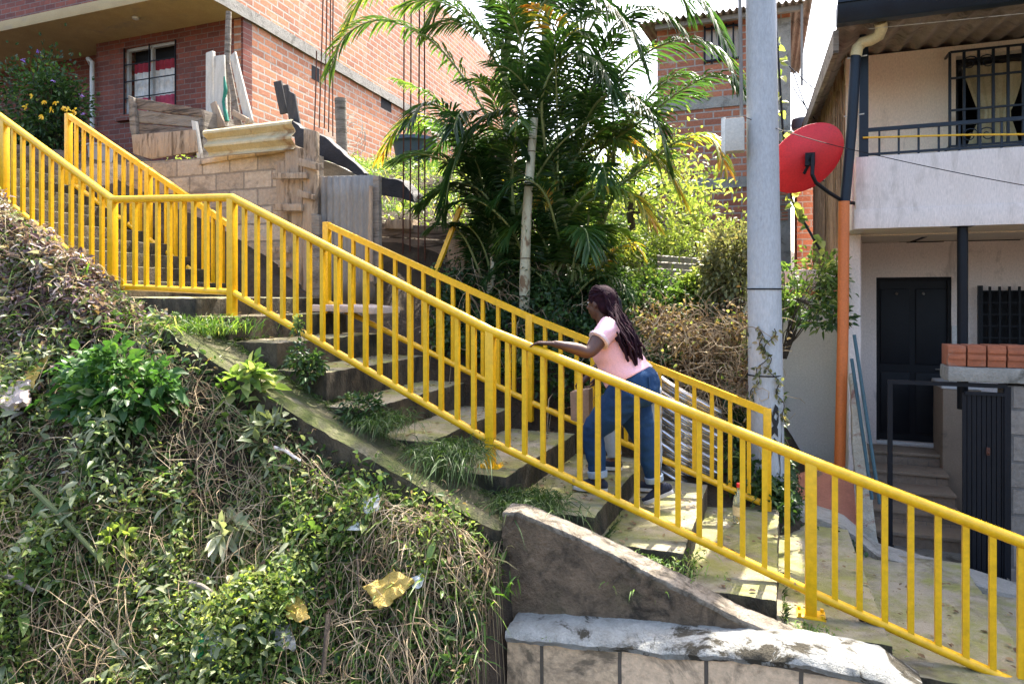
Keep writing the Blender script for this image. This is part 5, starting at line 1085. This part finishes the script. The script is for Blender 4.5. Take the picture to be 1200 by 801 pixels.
link(leaf_me('crown', P, Dn, nprs.normal(size=(n, 3))+[0, 0, 1], .085*nprs.uniform(.6, 1.3, n), .035, np.clip(.5+nprs.normal(size=n)*.25, 0, 1), LEAF_Y, off=org[tt.name]), 'crown', tt)
SB = 'shrubs on the bank behind the climbers'
bush('shrub', 'green shrub with dark gaps right behind the head of the climber', 'shrub', T(765, 350, 7.4), (.50, .4, .30), 2600, .07, .5, LEAF_G, 26, vmean=.42, group=SB)
bush('shrub', 'bright grassy shrub left of the dense yellowish bush', 'shrub', T(828, 345, 7.5), (.35, .3, .26), 1900, .07, .4, LEAF_Y, 20, vmean=.35, group=SB)
bush('shrub', 'tall feathery shrub under the thin tree', 'shrub', T(795, 292, 9.5), (.75, .5, .38), 2400, .07, .4, LEAF_Y, 34, vmean=.4, group=SB)
bush('shrub', 'airy shrub to the right of the palm foot', 'shrub', T(712, 300, 8.2), (.45, .4, .45), 1500, .08, .4, LEAF_Y, 24, vmean=.5, group=SB)
bush('shrub', 'dense dull green bush touching the left side of the utility pole', 'shrub', T(860, 315, 7.2), (.30, .25, .52), 3000, .055, .62, leafmat('dull_leaf', [(0, (.06, .06, .03)), (.4, (.13, .14, .06)), (.75, (.25, .25, .12)), (1, (.32, .24, .14))], .35), 30, vmean=.5, group=SB)
bush('shrub', 'loose green shrub right of the utility pole against the white wall', 'shrub', T(944, 335, 7.3), (.34, .22, .38), 1100, .075, .42, LEAF_G, 26, vmean=.62, csz=.25, base=T(915, 420, 7.3), stem=.007, group=SB)
bush('shrub', 'arching dark sprig of the shrub beside the orange pipe', 'shrub', T(966, 372, 6.9), (.20, .10, .12), 260, .075, .42, LEAF_D, 9, vmean=.6, base=T(935, 350, 7.1), stem=.006, group=SB)
bush('flowering_bush', 'dark bush with yellow and violet flowers above the upper stairs', 'bush', T(42, 135, 7.0), (.85, .45, .88), 6500, .085, .45, LEAF_D, 46, vmean=.5, stem=.014)
fb = bpy.data.objects['flowering_bush']; oo = org[fb.name]
for nm, mt, pl, L in (('yellow_flower', FLW_Y, [(38, 112), (52, 118), (66, 120), (75, 125), (31, 125), (80, 128), (50, 136), (88, 130), (60, 128)], .055), ('violet_flower', FLW_V, [(28, 70), (62, 94), (98, 134), (95, 112), (45, 60)], .035)):
    for a, b in pl:
        c = T(a, b, 6.5+rnd.uniform(-.05, .1)); n = 7; P = np.array([tuple(c)]*n)+nprs.normal(size=(n, 3))*.006; Dn = nprs.normal(size=(n, 3)); Dn[:, 1] -= .6; Dn[:, 2] -= .8 if 'yellow' in nm else 0
        link(leaf_me(nm, P, Dn, nprs.normal(size=(n, 3)), L, L*.5, nprs.rand(n), mt, off=oo), nm, fb)
# dry tangled vines behind the railing, and the small vine round the pole
dv = thing('dry_tangle', 'tangle of dry brown vines spilling over the bank left of the pole', 'dry shrub', T(815, 450, 6.5))
paths = []; rr = random.Random(8)
for i in range(520):
    p = T(rr.uniform(742, 890), rr.uniform(378, 462) if rr.random() < .8 else rr.uniform(440, 500), 6.45+rr.uniform(-.25, .5)); a = rr.uniform(0, 6.3); pts = []
    b = rr.gauss(0, .5)
    for k in range(8): pts.append(p.copy()); a += b+rr.gauss(0, .25); p = p+V(cos(a)*.06, rr.gauss(0, .025), sin(a)*.06)
    paths.append(pts)
m = stems_mb(paths, .0048, 4); me = finish(m, 'vines', M_STRAW, org[dv.name]); add_var(me); link(me, 'vines', dv)
n = 5600; C3 = np.array([tuple(T(rr.uniform(738, 888), 372+90*rr.random()**1.2, 6.5+rr.uniform(-.15, .7))) for _ in range(90)]); idx = nprs.randint(0, 90, n)
P = C3[idx]+nprs.normal(size=(n, 3))*.09
link(leaf_me('dry_leaves', P, nprs.normal(size=(n, 3)), nprs.normal(size=(n, 3))+[0, -.3, .8], .045*nprs.uniform(.6, 1.4, n), .026, nprs.rand(n), LEAF_B, off=org[dv.name]), 'dry_leaves', dv)
n = 420; idx = nprs.randint(0, 90, n); link(leaf_me('green_leaves', C3[idx]+nprs.normal(size=(n, 3))*.1, nprs.normal(size=(n, 3)), nprs.normal(size=(n, 3))+[0, -.3, .8], .05, .026, nprs.rand(n), LEAF_Y, off=org[dv.name]), 'green_leaves', dv)
pv = thing('pole_vine', 'half dry vine wound round the lower part of the utility pole', 'vine', T(892, 480, 6.1)); m = MB(); P = []
for tw_ in range(3):
    pts = []
    for k in range(26):
        u = k/25; z = T(890, 385+110*u, 6.1).z; a = -2.9+tw_*.9+u*1.7*(1 if tw_ % 2 else -1)+.2*sin(k); r = .158; pts.append(V(pb.x+r*cos(a)-.008*(z-pb.z), pb.y+r*sin(a), z)); 
        if rnd.random() < .8: P.append(tuple(pts[-1]))
    m.tube(pts, .004, 5)
part(m, 'stems', M_BARKD, pv); P = np.array(P*3)+nprs.normal(size=(len(P)*3, 3))*.012; n = len(P); Dn = nprs.normal(size=(n, 3)); Dn[:, 1] -= .8
link(leaf_me('leaves', P, Dn, nprs.normal(size=(n, 3)), .05, .03, nprs.rand(n), mats['dull_leaf'], off=org[pv.name]), 'leaves', pv)

# ================================================================= people
SKIN = pm('dark_brown_skin', (.085, .036, .022), (.070, .029, .017), 5, .5, .1, .001, fine=90, spec=.45)
SHIRT = pm('pale_pink_cotton', (.80, .48, .52), (.74, .43, .47), 5, .9, .25, .003, fine=160)
CUFFW = pm('pink_cuff', (.72, .55, .54), None, 5, .9, .2, .002)
JEANS = pm('blue_denim', (.018, .055, .13), (.010, .030, .080), 5, .92, .4, .003, spec=.15, stain=(.05, .115, .21), st=(.56, .74), sscale=4, fine=190)
JEANC = pm('pale_denim_cuff', (.30, .38, .46), (.22, .29, .38), 12, .9, .3, .002)
GJEANS = pm('pale_grey_denim', (.36, .40, .45), (.27, .31, .36), 6, .9, .4, .003, fine=190)
SHOE = pm('navy_canvas', (.018, .024, .045), None, 9, .85, .2, .001); SOLE = pm('white_rubber', (.62, .62, .60), None, 9, .7, .1, .001)
HAIR = pm('burgundy_black_hair', (.012, .005, .009), (.024, .006, .012), 20, .8, .4, .003, spec=.12, stain=(.055, .008, .016), st=(.60, .70), sscale=16)
LAT = V(0, 1, 0)
def remesh(mb, name, mat, parent, vox, it=4, fac=.5, label=None):
    me = finish(mb, name, mat, org[parent.name], smooth=False); o = bpy.data.objects.new(name, me); C.objects.link(o)
    r = o.modifiers.new('r', 'REMESH'); r.mode = 'VOXEL'; r.voxel_size = vox
    if it: s = o.modifiers.new('s', 'SMOOTH'); s.factor = fac; s.iterations = it
    dg = bpy.context.evaluated_depsgraph_get(); me2 = bpy.data.meshes.new_from_object(o.evaluated_get(dg)); o.modifiers.clear(); o.data = me2; me2.name = name
    me2.polygons.foreach_set('use_smooth', [True]*len(me2.polygons))
    if not me2.materials: me2.materials.append(mat)
    o.parent = parent; org[o.name] = org[parent.name]
    if label: o['label'] = label
    return o
def limb(m, pts, rr, n=16):
    m.loft(path3(pts) if 0 else pts, [(r, r) if isinstance(r, (int, float)) else r for r in rr], LAT, n)
    for p, r in ((pts[0], rr[0]), (pts[-1], rr[-1])): r = r if isinstance(r, (int, float)) else min(r); m.ball(p, r*.98)
def chain(pts, rr, sub=5):
    """smooth an axis and its radii"""
    P_ = []; R_ = []
    pts = [Vector(p) for p in pts]; q = [pts[0]*2-pts[1]]+pts+[pts[-1]*2-pts[-2]]; rr = [r if isinstance(r, tuple) else (r, r) for r in rr]
    w_ = [rr[0]]+rr+[rr[-1]]
    def cm(a, b, c, d, t): return .5*((2*b)+(c-a)*t+(2*a-5*b+4*c-d)*t*t+(3*b-a-3*c+d)*t*t*t)
    for i in range(1, len(q)-2):
        for k in range(sub):
            t = k/sub; P_.append(cm(*q[i-1:i+3], t)); R_.append(tuple(max(.003, cm(*[w_[i-1+j][s] for j in range(4)], t)) for s in (0, 1)))
    P_.append(pts[-1]); R_.append(rr[-1]); return P_, R_
def hand(m, wrist, knuck, tips_dir, spread, palm_up, fl=.072, fr=.0082, curl=.25, thumb_side=1, closed=False):
    """palm plus five separate bent fingers; spread = axis across the knuckles"""
    wrist, knuck = Vector(wrist), Vector(knuck); f = (knuck-wrist).normalized(); sp = Vector(spread); sp = (sp-f*sp.dot(f)).normalized(); nn = f.cross(sp).normalized()
    if nn.dot(Vector(palm_up)) < 0: nn = -nn          # nn = back of the hand
    m.loft([wrist, wrist.lerp(knuck, .35), wrist.lerp(knuck, .75), knuck], [(.024, .017), (.034, .016), (.040, .014), (.038, .011)], sp, 14)
    for i, (o_, l_) in enumerate(((-.030, .92), (-.010, 1.), (.010, .95), (.029, .76))):
        b = knuck+sp*o_-f*.01; L = fl*l_; d0 = (f+sp*o_*3+Vector(tips_dir)*.15).normalized(); c1, c2, c3 = (curl, curl*2, curl*2.6) if not closed else (1.2, 2.5, 3.2)
        p1 = b+(d0*cos(c1)-nn*sin(c1))*L*.42; p2 = p1+(d0*cos(c2)-nn*sin(c2))*L*.34; p3 = p2+(d0*cos(c3)-nn*sin(c3))*L*.24
        m.tube([b-f*.012, b, p1, p2, p3], [fr, fr*1.05, fr*.98, fr*.9, fr*.72], 8); m.ball(p3, fr*.72, nu=8, nv=6)
    tb_ = wrist.lerp(knuck, .30)-sp*.028*thumb_side; t1 = tb_+(f*.55-sp*.75*thumb_side-nn*.25).normalized()*.034; t2 = t1+(f*.9-sp*.25*thumb_side-nn*.3).normalized()*.030
    m.tube([tb_+f*-.01+sp*.012*thumb_side, tb_, t1, t2], [.013, .0125, .010, .0078], 8); m.ball(t2, .0078, nu=8, nv=6)
def shoe(o, heel, toe, up=V(0, 0, 1), mat_up=SHOE, ank=None):
    heel, toe = Vector(heel), Vector(toe); f = (toe-heel).normalized(); L = (toe-heel).length; sd = f.cross(up).normalized(); un = sd.cross(f).normalized()
    m = MB(); prof = []
    outl = [(0, .0), (.02, .028), (.12, .035), (.35, .034), (.6, .043), (.78, .046), (.92, .034), (1., .008)]
    poly = [heel+f*L*u+sd*w_ for u, w_ in outl]+[heel+f*L*u-sd*w_ for u, w_ in reversed(outl)]
    m.prism(poly, un*.026); s_ = part(m, 'shoe', SOLE, o, bevel=.004)
    m = MB(); c_, r_ = chain([heel+f*.02+un*.05, heel+f*L*.25+un*.052, heel+f*L*.5+un*.045, heel+f*L*.75+un*.036, heel+f*(L-.022)+un*.030], [(.030, .034), (.036, .040), (.038, .036), (.040, .026), (.026, .016)])
    m.loft(c_, r_, sd, 16); m.ball(heel+f*.025+un*.045, (.030, .030, .034)); m.ball(c_[-1], (.026, .026, .016))
    if ank is not None: m.loft([heel+f*L*.2+un*.05, Vector(ank)*.35+(heel+f*L*.2+un*.05)*.65], [(.036, .045), (.036, .042)], sd, 14)
    part(m, 'upper', mat_up, s_, ang=180)
    m = MB()
    for k in range(4): c = heel+f*L*(.45+.09*k)+un*(.082-.012*k); m.tube([c-sd*.02, c+un*.004, c+sd*.02], .003, 5)
    part(m, 'laces', SOLE, s_)
def head(mb, c, fwd, up=V(0, 0, 1), s=1.):
    """skull, jaw, nose, lips, ears as one mass (remeshed later); returns a frame"""
    fwd = Vector(fwd).normalized(); sd = up.cross(fwd).normalized(); up2 = fwd.cross(sd).normalized(); Rm_ = Matrix((fwd, sd, up2)).transposed()
    P_ = lambda x, y, z: c+Rm_ @ V(x*s, y*s, z*s)
    mb.ball(P_(-.012, 0, .03), (.098*s, .076*s, .088*s), Rm_, 20, 14); mb.ball(P_(.022, 0, -.035), (.066*s, .060*s, .075*s), Rm_, 18, 12); mb.ball(P_(.045, 0, -.088), (.030*s, .030*s, .024*s), Rm_)
    mb.loft([P_(.078, 0, .018), P_(.090, 0, -.005), P_(.104, 0, -.028), P_(.088, 0, -.036)], [(.008*s, .008*s), (.011*s, .011*s), (.018*s, .012*s), (.014*s, .006*s)], sd, 12)
    mb.ball(P_(.084, 0, -.053), (.011*s, .024*s, .007*s), Rm_, 12, 8); mb.ball(P_(.082, 0, -.064), (.011*s, .021*s, .008*s), Rm_, 12, 8)
    for y in (-1, 1): mb.ball(P_(.0, .074*y, -.005), (.018*s, .009*s, .030*s), Rm_, 10, 8); mb.ball(P_(.074, .03*y, .030), (.012*s, .022*s, .007*s), Rm_, 10, 6)
    return P_, Rm_
def eyes(o, P_, Rm_):
    for y in (-.031, .031):
        m = MB(); m.ball(P_(.073, y, .012), (.010, .013, .008), Rm_, 12, 8); e_ = part(m, 'eye', pm('eye_white', (.6, .58, .54), None, 5, .2, 0), o)
        m = MB(); m.ball(P_(.081, y, .012), (.004, .0055, .0055), Rm_, 10, 6); part(m, 'iris', M_BLACK, e_)

# --- the climber in front, leaning into the climb with her left hand on the near rail
g_heel, g_toe = Gz(709, 577, -1.355), Gz(672, 575, -1.355); g_heel.y = g_toe.y = 4.60; g_heel.x, g_toe.x = T(712, 580, 4.6).x, T(671, 575, 4.6).x
g_heel.z = g_toe.z = CZ-1.352
w1 = thing('person', 'person in pink shirt and blue jeans with long braids climbing and gripping the rail', 'person', V(g_heel.x, 4.75, CZ-1.36))
K = lambda a, b, t: T(a, b, t)
hipN, hipF = K(735, 462, 4.70), K(737, 462, 4.92); kneeN = K(695, 506, 4.62); ankN = K(701, 562, 4.60); kneeF = K(757, 520, 4.92); ankF = K(768, 566, 4.95)
pelv = K(741, 450, 4.81); waist = K(727, 425, 4.81); chest = K(715, 400, 4.81); neckb = K(707, 376, 4.81); hc = K(703, 356, 4.80)
shN, shF = K(714, 384, 4.65), K(716, 384, 4.98); elN = K(690, 412, 4.50); wrN = K(647, 401, 4.40); knN = K(632, 399, 4.36)
# hand rests on top of the rail
def railtop(px): p = T(px, 400, 4.33); return V(p.x, 4.33, CZ+interp(p.x, TOPF)+.033)
kn = railtop(630)+V(0, .0, .018); wrN = railtop(648)+V(0, .02, .050)
m = MB()
P_, R_ = chain([pelv+V(0, 0, -.05), pelv, waist, chest, chest.lerp(neckb, .7)], [(.165, .15), (.18, .17), (.155, .135), (.165, .125), (.12, .08)]); m.loft(P_, R_, LAT, 20)
m.loft([chest.lerp(neckb, .6), neckb, hc+V(.01, 0, -.05)], [(.075, .06), (.054, .052), (.05, .052)], LAT, 16)
hP, hR = head(m, hc, V(-.93, .30, -.05))
for s_, e_, w_, sgn in ((shN, elN, wrN, -1), (shF, K(722, 418, 5.02), K(700, 440, 4.98), 1)):
    P_, R_ = chain([s_, s_.lerp(e_, .5), e_, e_.lerp(w_, .4), w_], [.062, .058, .045, .041, .024]); m.loft(P_, R_, LAT, 14); m.ball(s_, .064)
hand(m, wrN, kn, (0, 0, 0), (0, 1, 0), (0, 0, 1), curl=.30, thumb_side=-1)
hand(m, K(700, 440, 4.98), K(694, 452, 4.97), (0, 0, 0), (0, 1, .2), (1, 0, 0), curl=.5)
for h_, k_, a_, he, to in ((hipN, kneeN, ankN, g_heel, g_toe), (hipF, kneeF, ankF, K(790, 578, 4.97), K(760, 592, 4.97))):
    P_, R_ = chain([h_, h_.lerp(k_, .5), k_, k_.lerp(a_, .35), a_], [.11, .10, .062, .062, .036]); m.loft(P_, R_, LAT, 14)
    m.loft([a_, a_*.4+(he*.7+to*.3)*.6+V(0, 0, .03), he*.25+to*.75+V(0, 0, .04)], [(.035, .038), (.033, .035), (.034, .018)], LAT, 12)
bodyo = remesh(m, 'body', SKIN, w1, .0062, 5)
eyes(w1, hP, hR)
m = MB()                                     # shirt
P_, R_ = chain([pelv+V(-.03, 0, .045), waist+V(.0, 0, .0), chest, chest.lerp(neckb, .62), neckb+V(0, 0, -.02)], [(.192, .172), (.183, .166), (.188, .150), (.15, .105), (.085, .07)]); m.loft(P_, R_, LAT, 28)
m.ball(chest+V(-.075, 0, -.03), (.085, .13, .085))
m.ball(waist+V(-.05, 0, -.02), (.12, .15, .10))
for s_, e_ in ((shN, elN), (shF, K(722, 418, 5.02))):
    m.loft([s_.lerp(chest, .25), s_, s_.lerp(e_, .28), s_.lerp(e_, .52)], [(.08, .09), (.080, .085), (.078, .078), (.078, .076)], LAT, 16)
sh = remesh(m, 'shirt', SHIRT, w1, .0075, 5)
for s_, e_ in ((shN, elN), (shF, K(722, 418, 5.02))):
    m = MB(); a_, b_ = s_.lerp(e_, .45), s_.lerp(e_, .55); m.loft([a_, b_], [(.0815, .0795)]*2, LAT, 18); part(m, 'sleeve_cuff', CUFFW, sh, bevel=.004, ang=180)
# soft folds
for v in sh.data.vertices:
    q = v.co; k = noise.noise(V(q.x*5+q.z*9, q.y*5, q.z*16-q.x*8)); v.co += v.normal*k*.009
m = MB()                                     # jeans
P_, R_ = chain([pelv+V(-.02, 0, .055), pelv+V(.01, 0, .0), pelv+V(.02, 0, -.08)], [(.170, .158), (.19, .185), (.175, .165)]); m.loft(P_, R_, LAT, 22)
m.ball(pelv+V(.075, -.07, -.035), (.115, .095, .12)); m.ball(pelv+V(.075, .07, -.035), (.115, .095, .12))
for h_, k_, a_ in ((hipN, kneeN, ankN), (hipF, kneeF, ankF)):
    P_, R_ = chain([h_+V(0, 0, .02), h_.lerp(k_, .45), k_, k_.lerp(a_, .4), k_.lerp(a_, .88)], [.130, .118, .082, .074, .058]); m.loft(P_, R_, LAT, 18)
je = remesh(m, 'jeans', JEANS, w1, .0078, 7)
for v in je.data.vertices:
    q = v.co; k = noise.noise(V(q.x*7, q.y*7, q.z*24))+.6*noise.noise(V(q.x*16+q.z*20, q.y*9, q.z*14)); v.co += v.normal*k*.0065
for k_, a_ in ((kneeN, ankN), (kneeF, ankF)):
    m = MB(); a1, b1 = k_.lerp(a_, .80), k_.lerp(a_, .95); m.loft([a1, b1], [(.072, .070), (.068, .066)], LAT, 20); part(m, 'turned_up_cuff', JEANC, je, bevel=.006, ang=180, rough=.004)
m = MB(); q0 = pelv+V(.135, -.09, .02); m.prism([q0+V(0, -.05, .055), q0+V(.02, .05, .055), q0+V(.035, .05, -.05), q0+V(.02, 0, -.075), q0+V(.01, -.055, -.05)], (.004, 0, 0)); part(m, 'back_pocket', JEANS, je)
shoe(w1, g_heel, g_toe, ank=ankN)
shoe(w1, K(790, 577, 4.95), K(755, 591, 4.95), up=V(.35, 0, 1).normalized(), ank=ankF)
# braids: scalp cap plus individual braids falling down her back
m = MB(); m.ball(hP(-.022, 0, .042), (.106, .085, .092), hR, 22, 14); m.ball(hP(-.06, 0, -.01), (.07, .075, .075), hR); hr = remesh(m, 'hair', HAIR, w1, .007, 3)
m = MB(); rr = random.Random(4)
back = [hP(-.07, 0, .05), hP(-.12, 0, -.02), K(722, 376, 4.76), K(733, 395, 4.73), K(741, 415, 4.71)]
for i in range(150):
    th = rr.uniform(-1.3, 1.3); ph = rr.uniform(-.2, 1.35)
    s0 = hP(-.022+.108*cos(ph)*cos(th)*.9, .088*sin(th)*cos(ph*.4), .045+.09*sin(ph)); ln = rr.uniform(.75, 1.12)
    w0_ = V(rr.gauss(0, .030), rr.gauss(0, .055), rr.gauss(0, .016)); e1 = K(741, 412, 4.72)+V(0, 0, -(ln-.9)*.35)
    mid1 = hP(-.105, .070*sin(th)+rr.gauss(0, .01), .0+rr.gauss(0, .02)); c_ = path3([s0, hP(-.07-.02*rr.random(), .082*sin(th), .055+.03*rr.random()), mid1, back[2]+w0_, back[3]+w0_*1.1+V(rr.gauss(0, .01), 0, 0), e1+w0_*.9])
    m.tube([p+V(.0035*sin(k*2.1+i), .0035*cos(k*2.1+i), 0) for k, p in enumerate(c_)], [.0072*(1+.18*(k % 2)) for k in range(len(c_))], 5)
part(m, 'braids', HAIR, hr)
m = MB(); c = K(719, 371, 4.73); m.tube([c+V(.035*cos(k*.5), .05*sin(k*.5), .01*sin(k*.5)) for k in range(13)], .007, 6); part(m, 'hair_tie', M_RED, hr)
m = MB(); m.tube([hP(.005, -.086, -.02), hP(.008, -.092, -.04), hP(.0, -.088, -.058)], .0025, 5); part(m, 'earring', M_ZINC, w1)

# --- the second climber, almost hidden behind the first
w2 = thing('person', 'person in pale grey jeans mostly hidden behind the climber in pink', 'person', V(-.95, 5.25, CZ-1.36))
t2 = 5.22; hp = K(752, 452, t2); k1 = K(712, 500, t2); a1 = K(714, 540, t2); k2 = K(765, 505, t2+.12); a2 = K(764, 556, t2+.12); ch = K(724, 405, t2); nb = K(716, 380, t2); hc2 = K(711, 362, t2)
hip1, hip2 = hp+V(0, -.09, 0), hp+V(0, .09, 0); s1, s2 = K(728, 388, t2-.15), K(728, 388, t2+.16); el1, wr1 = K(746, 420, 5.04), K(738, 446, 5.02); el2, wr2 = K(705, 425, t2+.2), K(684, 446, t2+.1)
he1, to1 = K(729, 552, t2), K(696, 550, t2); zg = CZ-1.355; he1.z = to1.z = zg; he2, to2 = V(a2.x+.07, a2.y, CZ-1.525), V(a2.x-.17, a2.y, CZ-1.525)
a1 = V(he1.x-.05, t2, zg+.09); a2 = V(he2.x-.05, t2+.12, CZ-1.525+.09)
m = MB(); P_, R_ = chain([hp+V(0, 0, -.05), hp, hp.lerp(ch, .5), ch, ch.lerp(nb, .7)], [(.14, .11), (.155, .12), (.12, .10), (.15, .10), (.11, .07)]); m.loft(P_, R_, LAT, 18)
m.loft([ch.lerp(nb, .6), nb, hc2+V(.01, 0, -.05)], [(.07, .055), (.048, .048), (.046, .048)], LAT, 14); h2P, h2R = head(m, hc2, V(-.98, .1, 0), s=.96)
for s_, e_, w_ in ((s1, el1, wr1), (s2, el2, wr2)):
    P_, R_ = chain([s_, s_.lerp(e_, .5), e_, e_.lerp(w_, .4), w_], [.05, .045, .037, .034, .022]); m.loft(P_, R_, LAT, 12); m.ball(s_, .052)
hand(m, wr1, wr1+V(-.02, 0, -.075), (0, 0, 0), (.2, 1, 0), (1, 0, 0), curl=.3); hand(m, wr2, wr2+V(-.03, 0, -.07), (0, 0, 0), (0, 1, 0), (1, 0, 0), curl=.5, closed=True)
for h_, k_, a_, he, to in ((hip1, k1, a1, he1, to1), (hip2, k2, a2, he2, to2)):
    P_, R_ = chain([h_, h_.lerp(k_, .5), k_, k_.lerp(a_, .35), a_], [.085, .08, .052, .052, .034]); m.loft(P_, R_, LAT, 12)
    m.loft([a_, he*.6+to*.4+V(0, 0, .06), he*.25+to*.75+V(0, 0, .04)], [(.035, .038), (.033, .035), (.034, .018)], LAT, 12)
remesh(m, 'body', SKIN, w2, .0075, 5); eyes(w2, h2P, h2R)
m = MB(); P_, R_ = chain([hp+V(-.01, 0, .06), hp.lerp(ch, .5), ch, ch.lerp(nb, .6), nb+V(0, 0, -.02)], [(.165, .13), (.145, .12), (.17, .12), (.14, .09), (.075, .06)]); m.loft(P_, R_, LAT, 22)
for s_, e_ in ((s1, el1), (s2, el2)): m.loft([s_.lerp(ch, .25), s_, s_.lerp(e_, .7)], [(.06, .07), (.062, .066), (.056, .056)], LAT, 14)
remesh(m, 'shirt', pm('white_pink_cotton', (.68, .58, .58), None, 5, .9, .2, .002), w2, .009, 5)
m = MB(); m.loft([hp+V(-.01, 0, .07), hp, hp+V(0, 0, -.09)], [(.155, .125), (.17, .14), (.16, .12)], LAT, 20); m.ball(hp+V(.06, 0, -.04), (.09, .15, .10))
for h_, k_, a_ in ((hip1, k1, a1), (hip2, k2, a2)):
    P_, R_ = chain([h_, h_.lerp(k_, .45), k_, k_.lerp(a_, .4), k_.lerp(a_, .95)], [.108, .10, .070, .068, .055]); m.loft(P_, R_, LAT, 16)
j2 = remesh(m, 'jeans', GJEANS, w2, .009, 6)
for v in j2.data.vertices: q = v.co; v.co += v.normal*noise.noise(V(q.x*9, q.y*7, q.z*24))*.007
shoe(w2, he1, to1, ank=a1); shoe(w2, he2, to2, ank=a2)
m = MB(); m.ball(h2P(-.02, 0, .045), (.103, .084, .090), h2R, 20, 12); m.ball(h2P(-.08, 0, .0), (.05, .06, .08), h2R); remesh(m, 'hair', M_BLACK, w2, .009, 3)
m = MB(); m.prism(polyT([(668, 459), (690, 456), (691, 498), (669, 492)], 5.02), (0, .12, 0)); bg_ = thing('paper_bag', 'brown paper bag held low between the two climbers', 'bag', T(680, 495, 5.08))
part(m, 'bag_body', pm('kraft_paper', (.33, .22, .15), (.28, .18, .12), 6, .85, .3, .003), bg_, bevel=.006, grid=.04, rough=.006)
m = MB()
for tt_ in (5.03, 5.12): m.tube(path3([T(673, 458, tt_), wr2+V(-.045, 0, -.085), T(687, 457, tt_)]), .003, 5)
part(m, 'handles', pm('kraft_cord', (.25, .16, .1), None, 6, .85, .3), bg_)
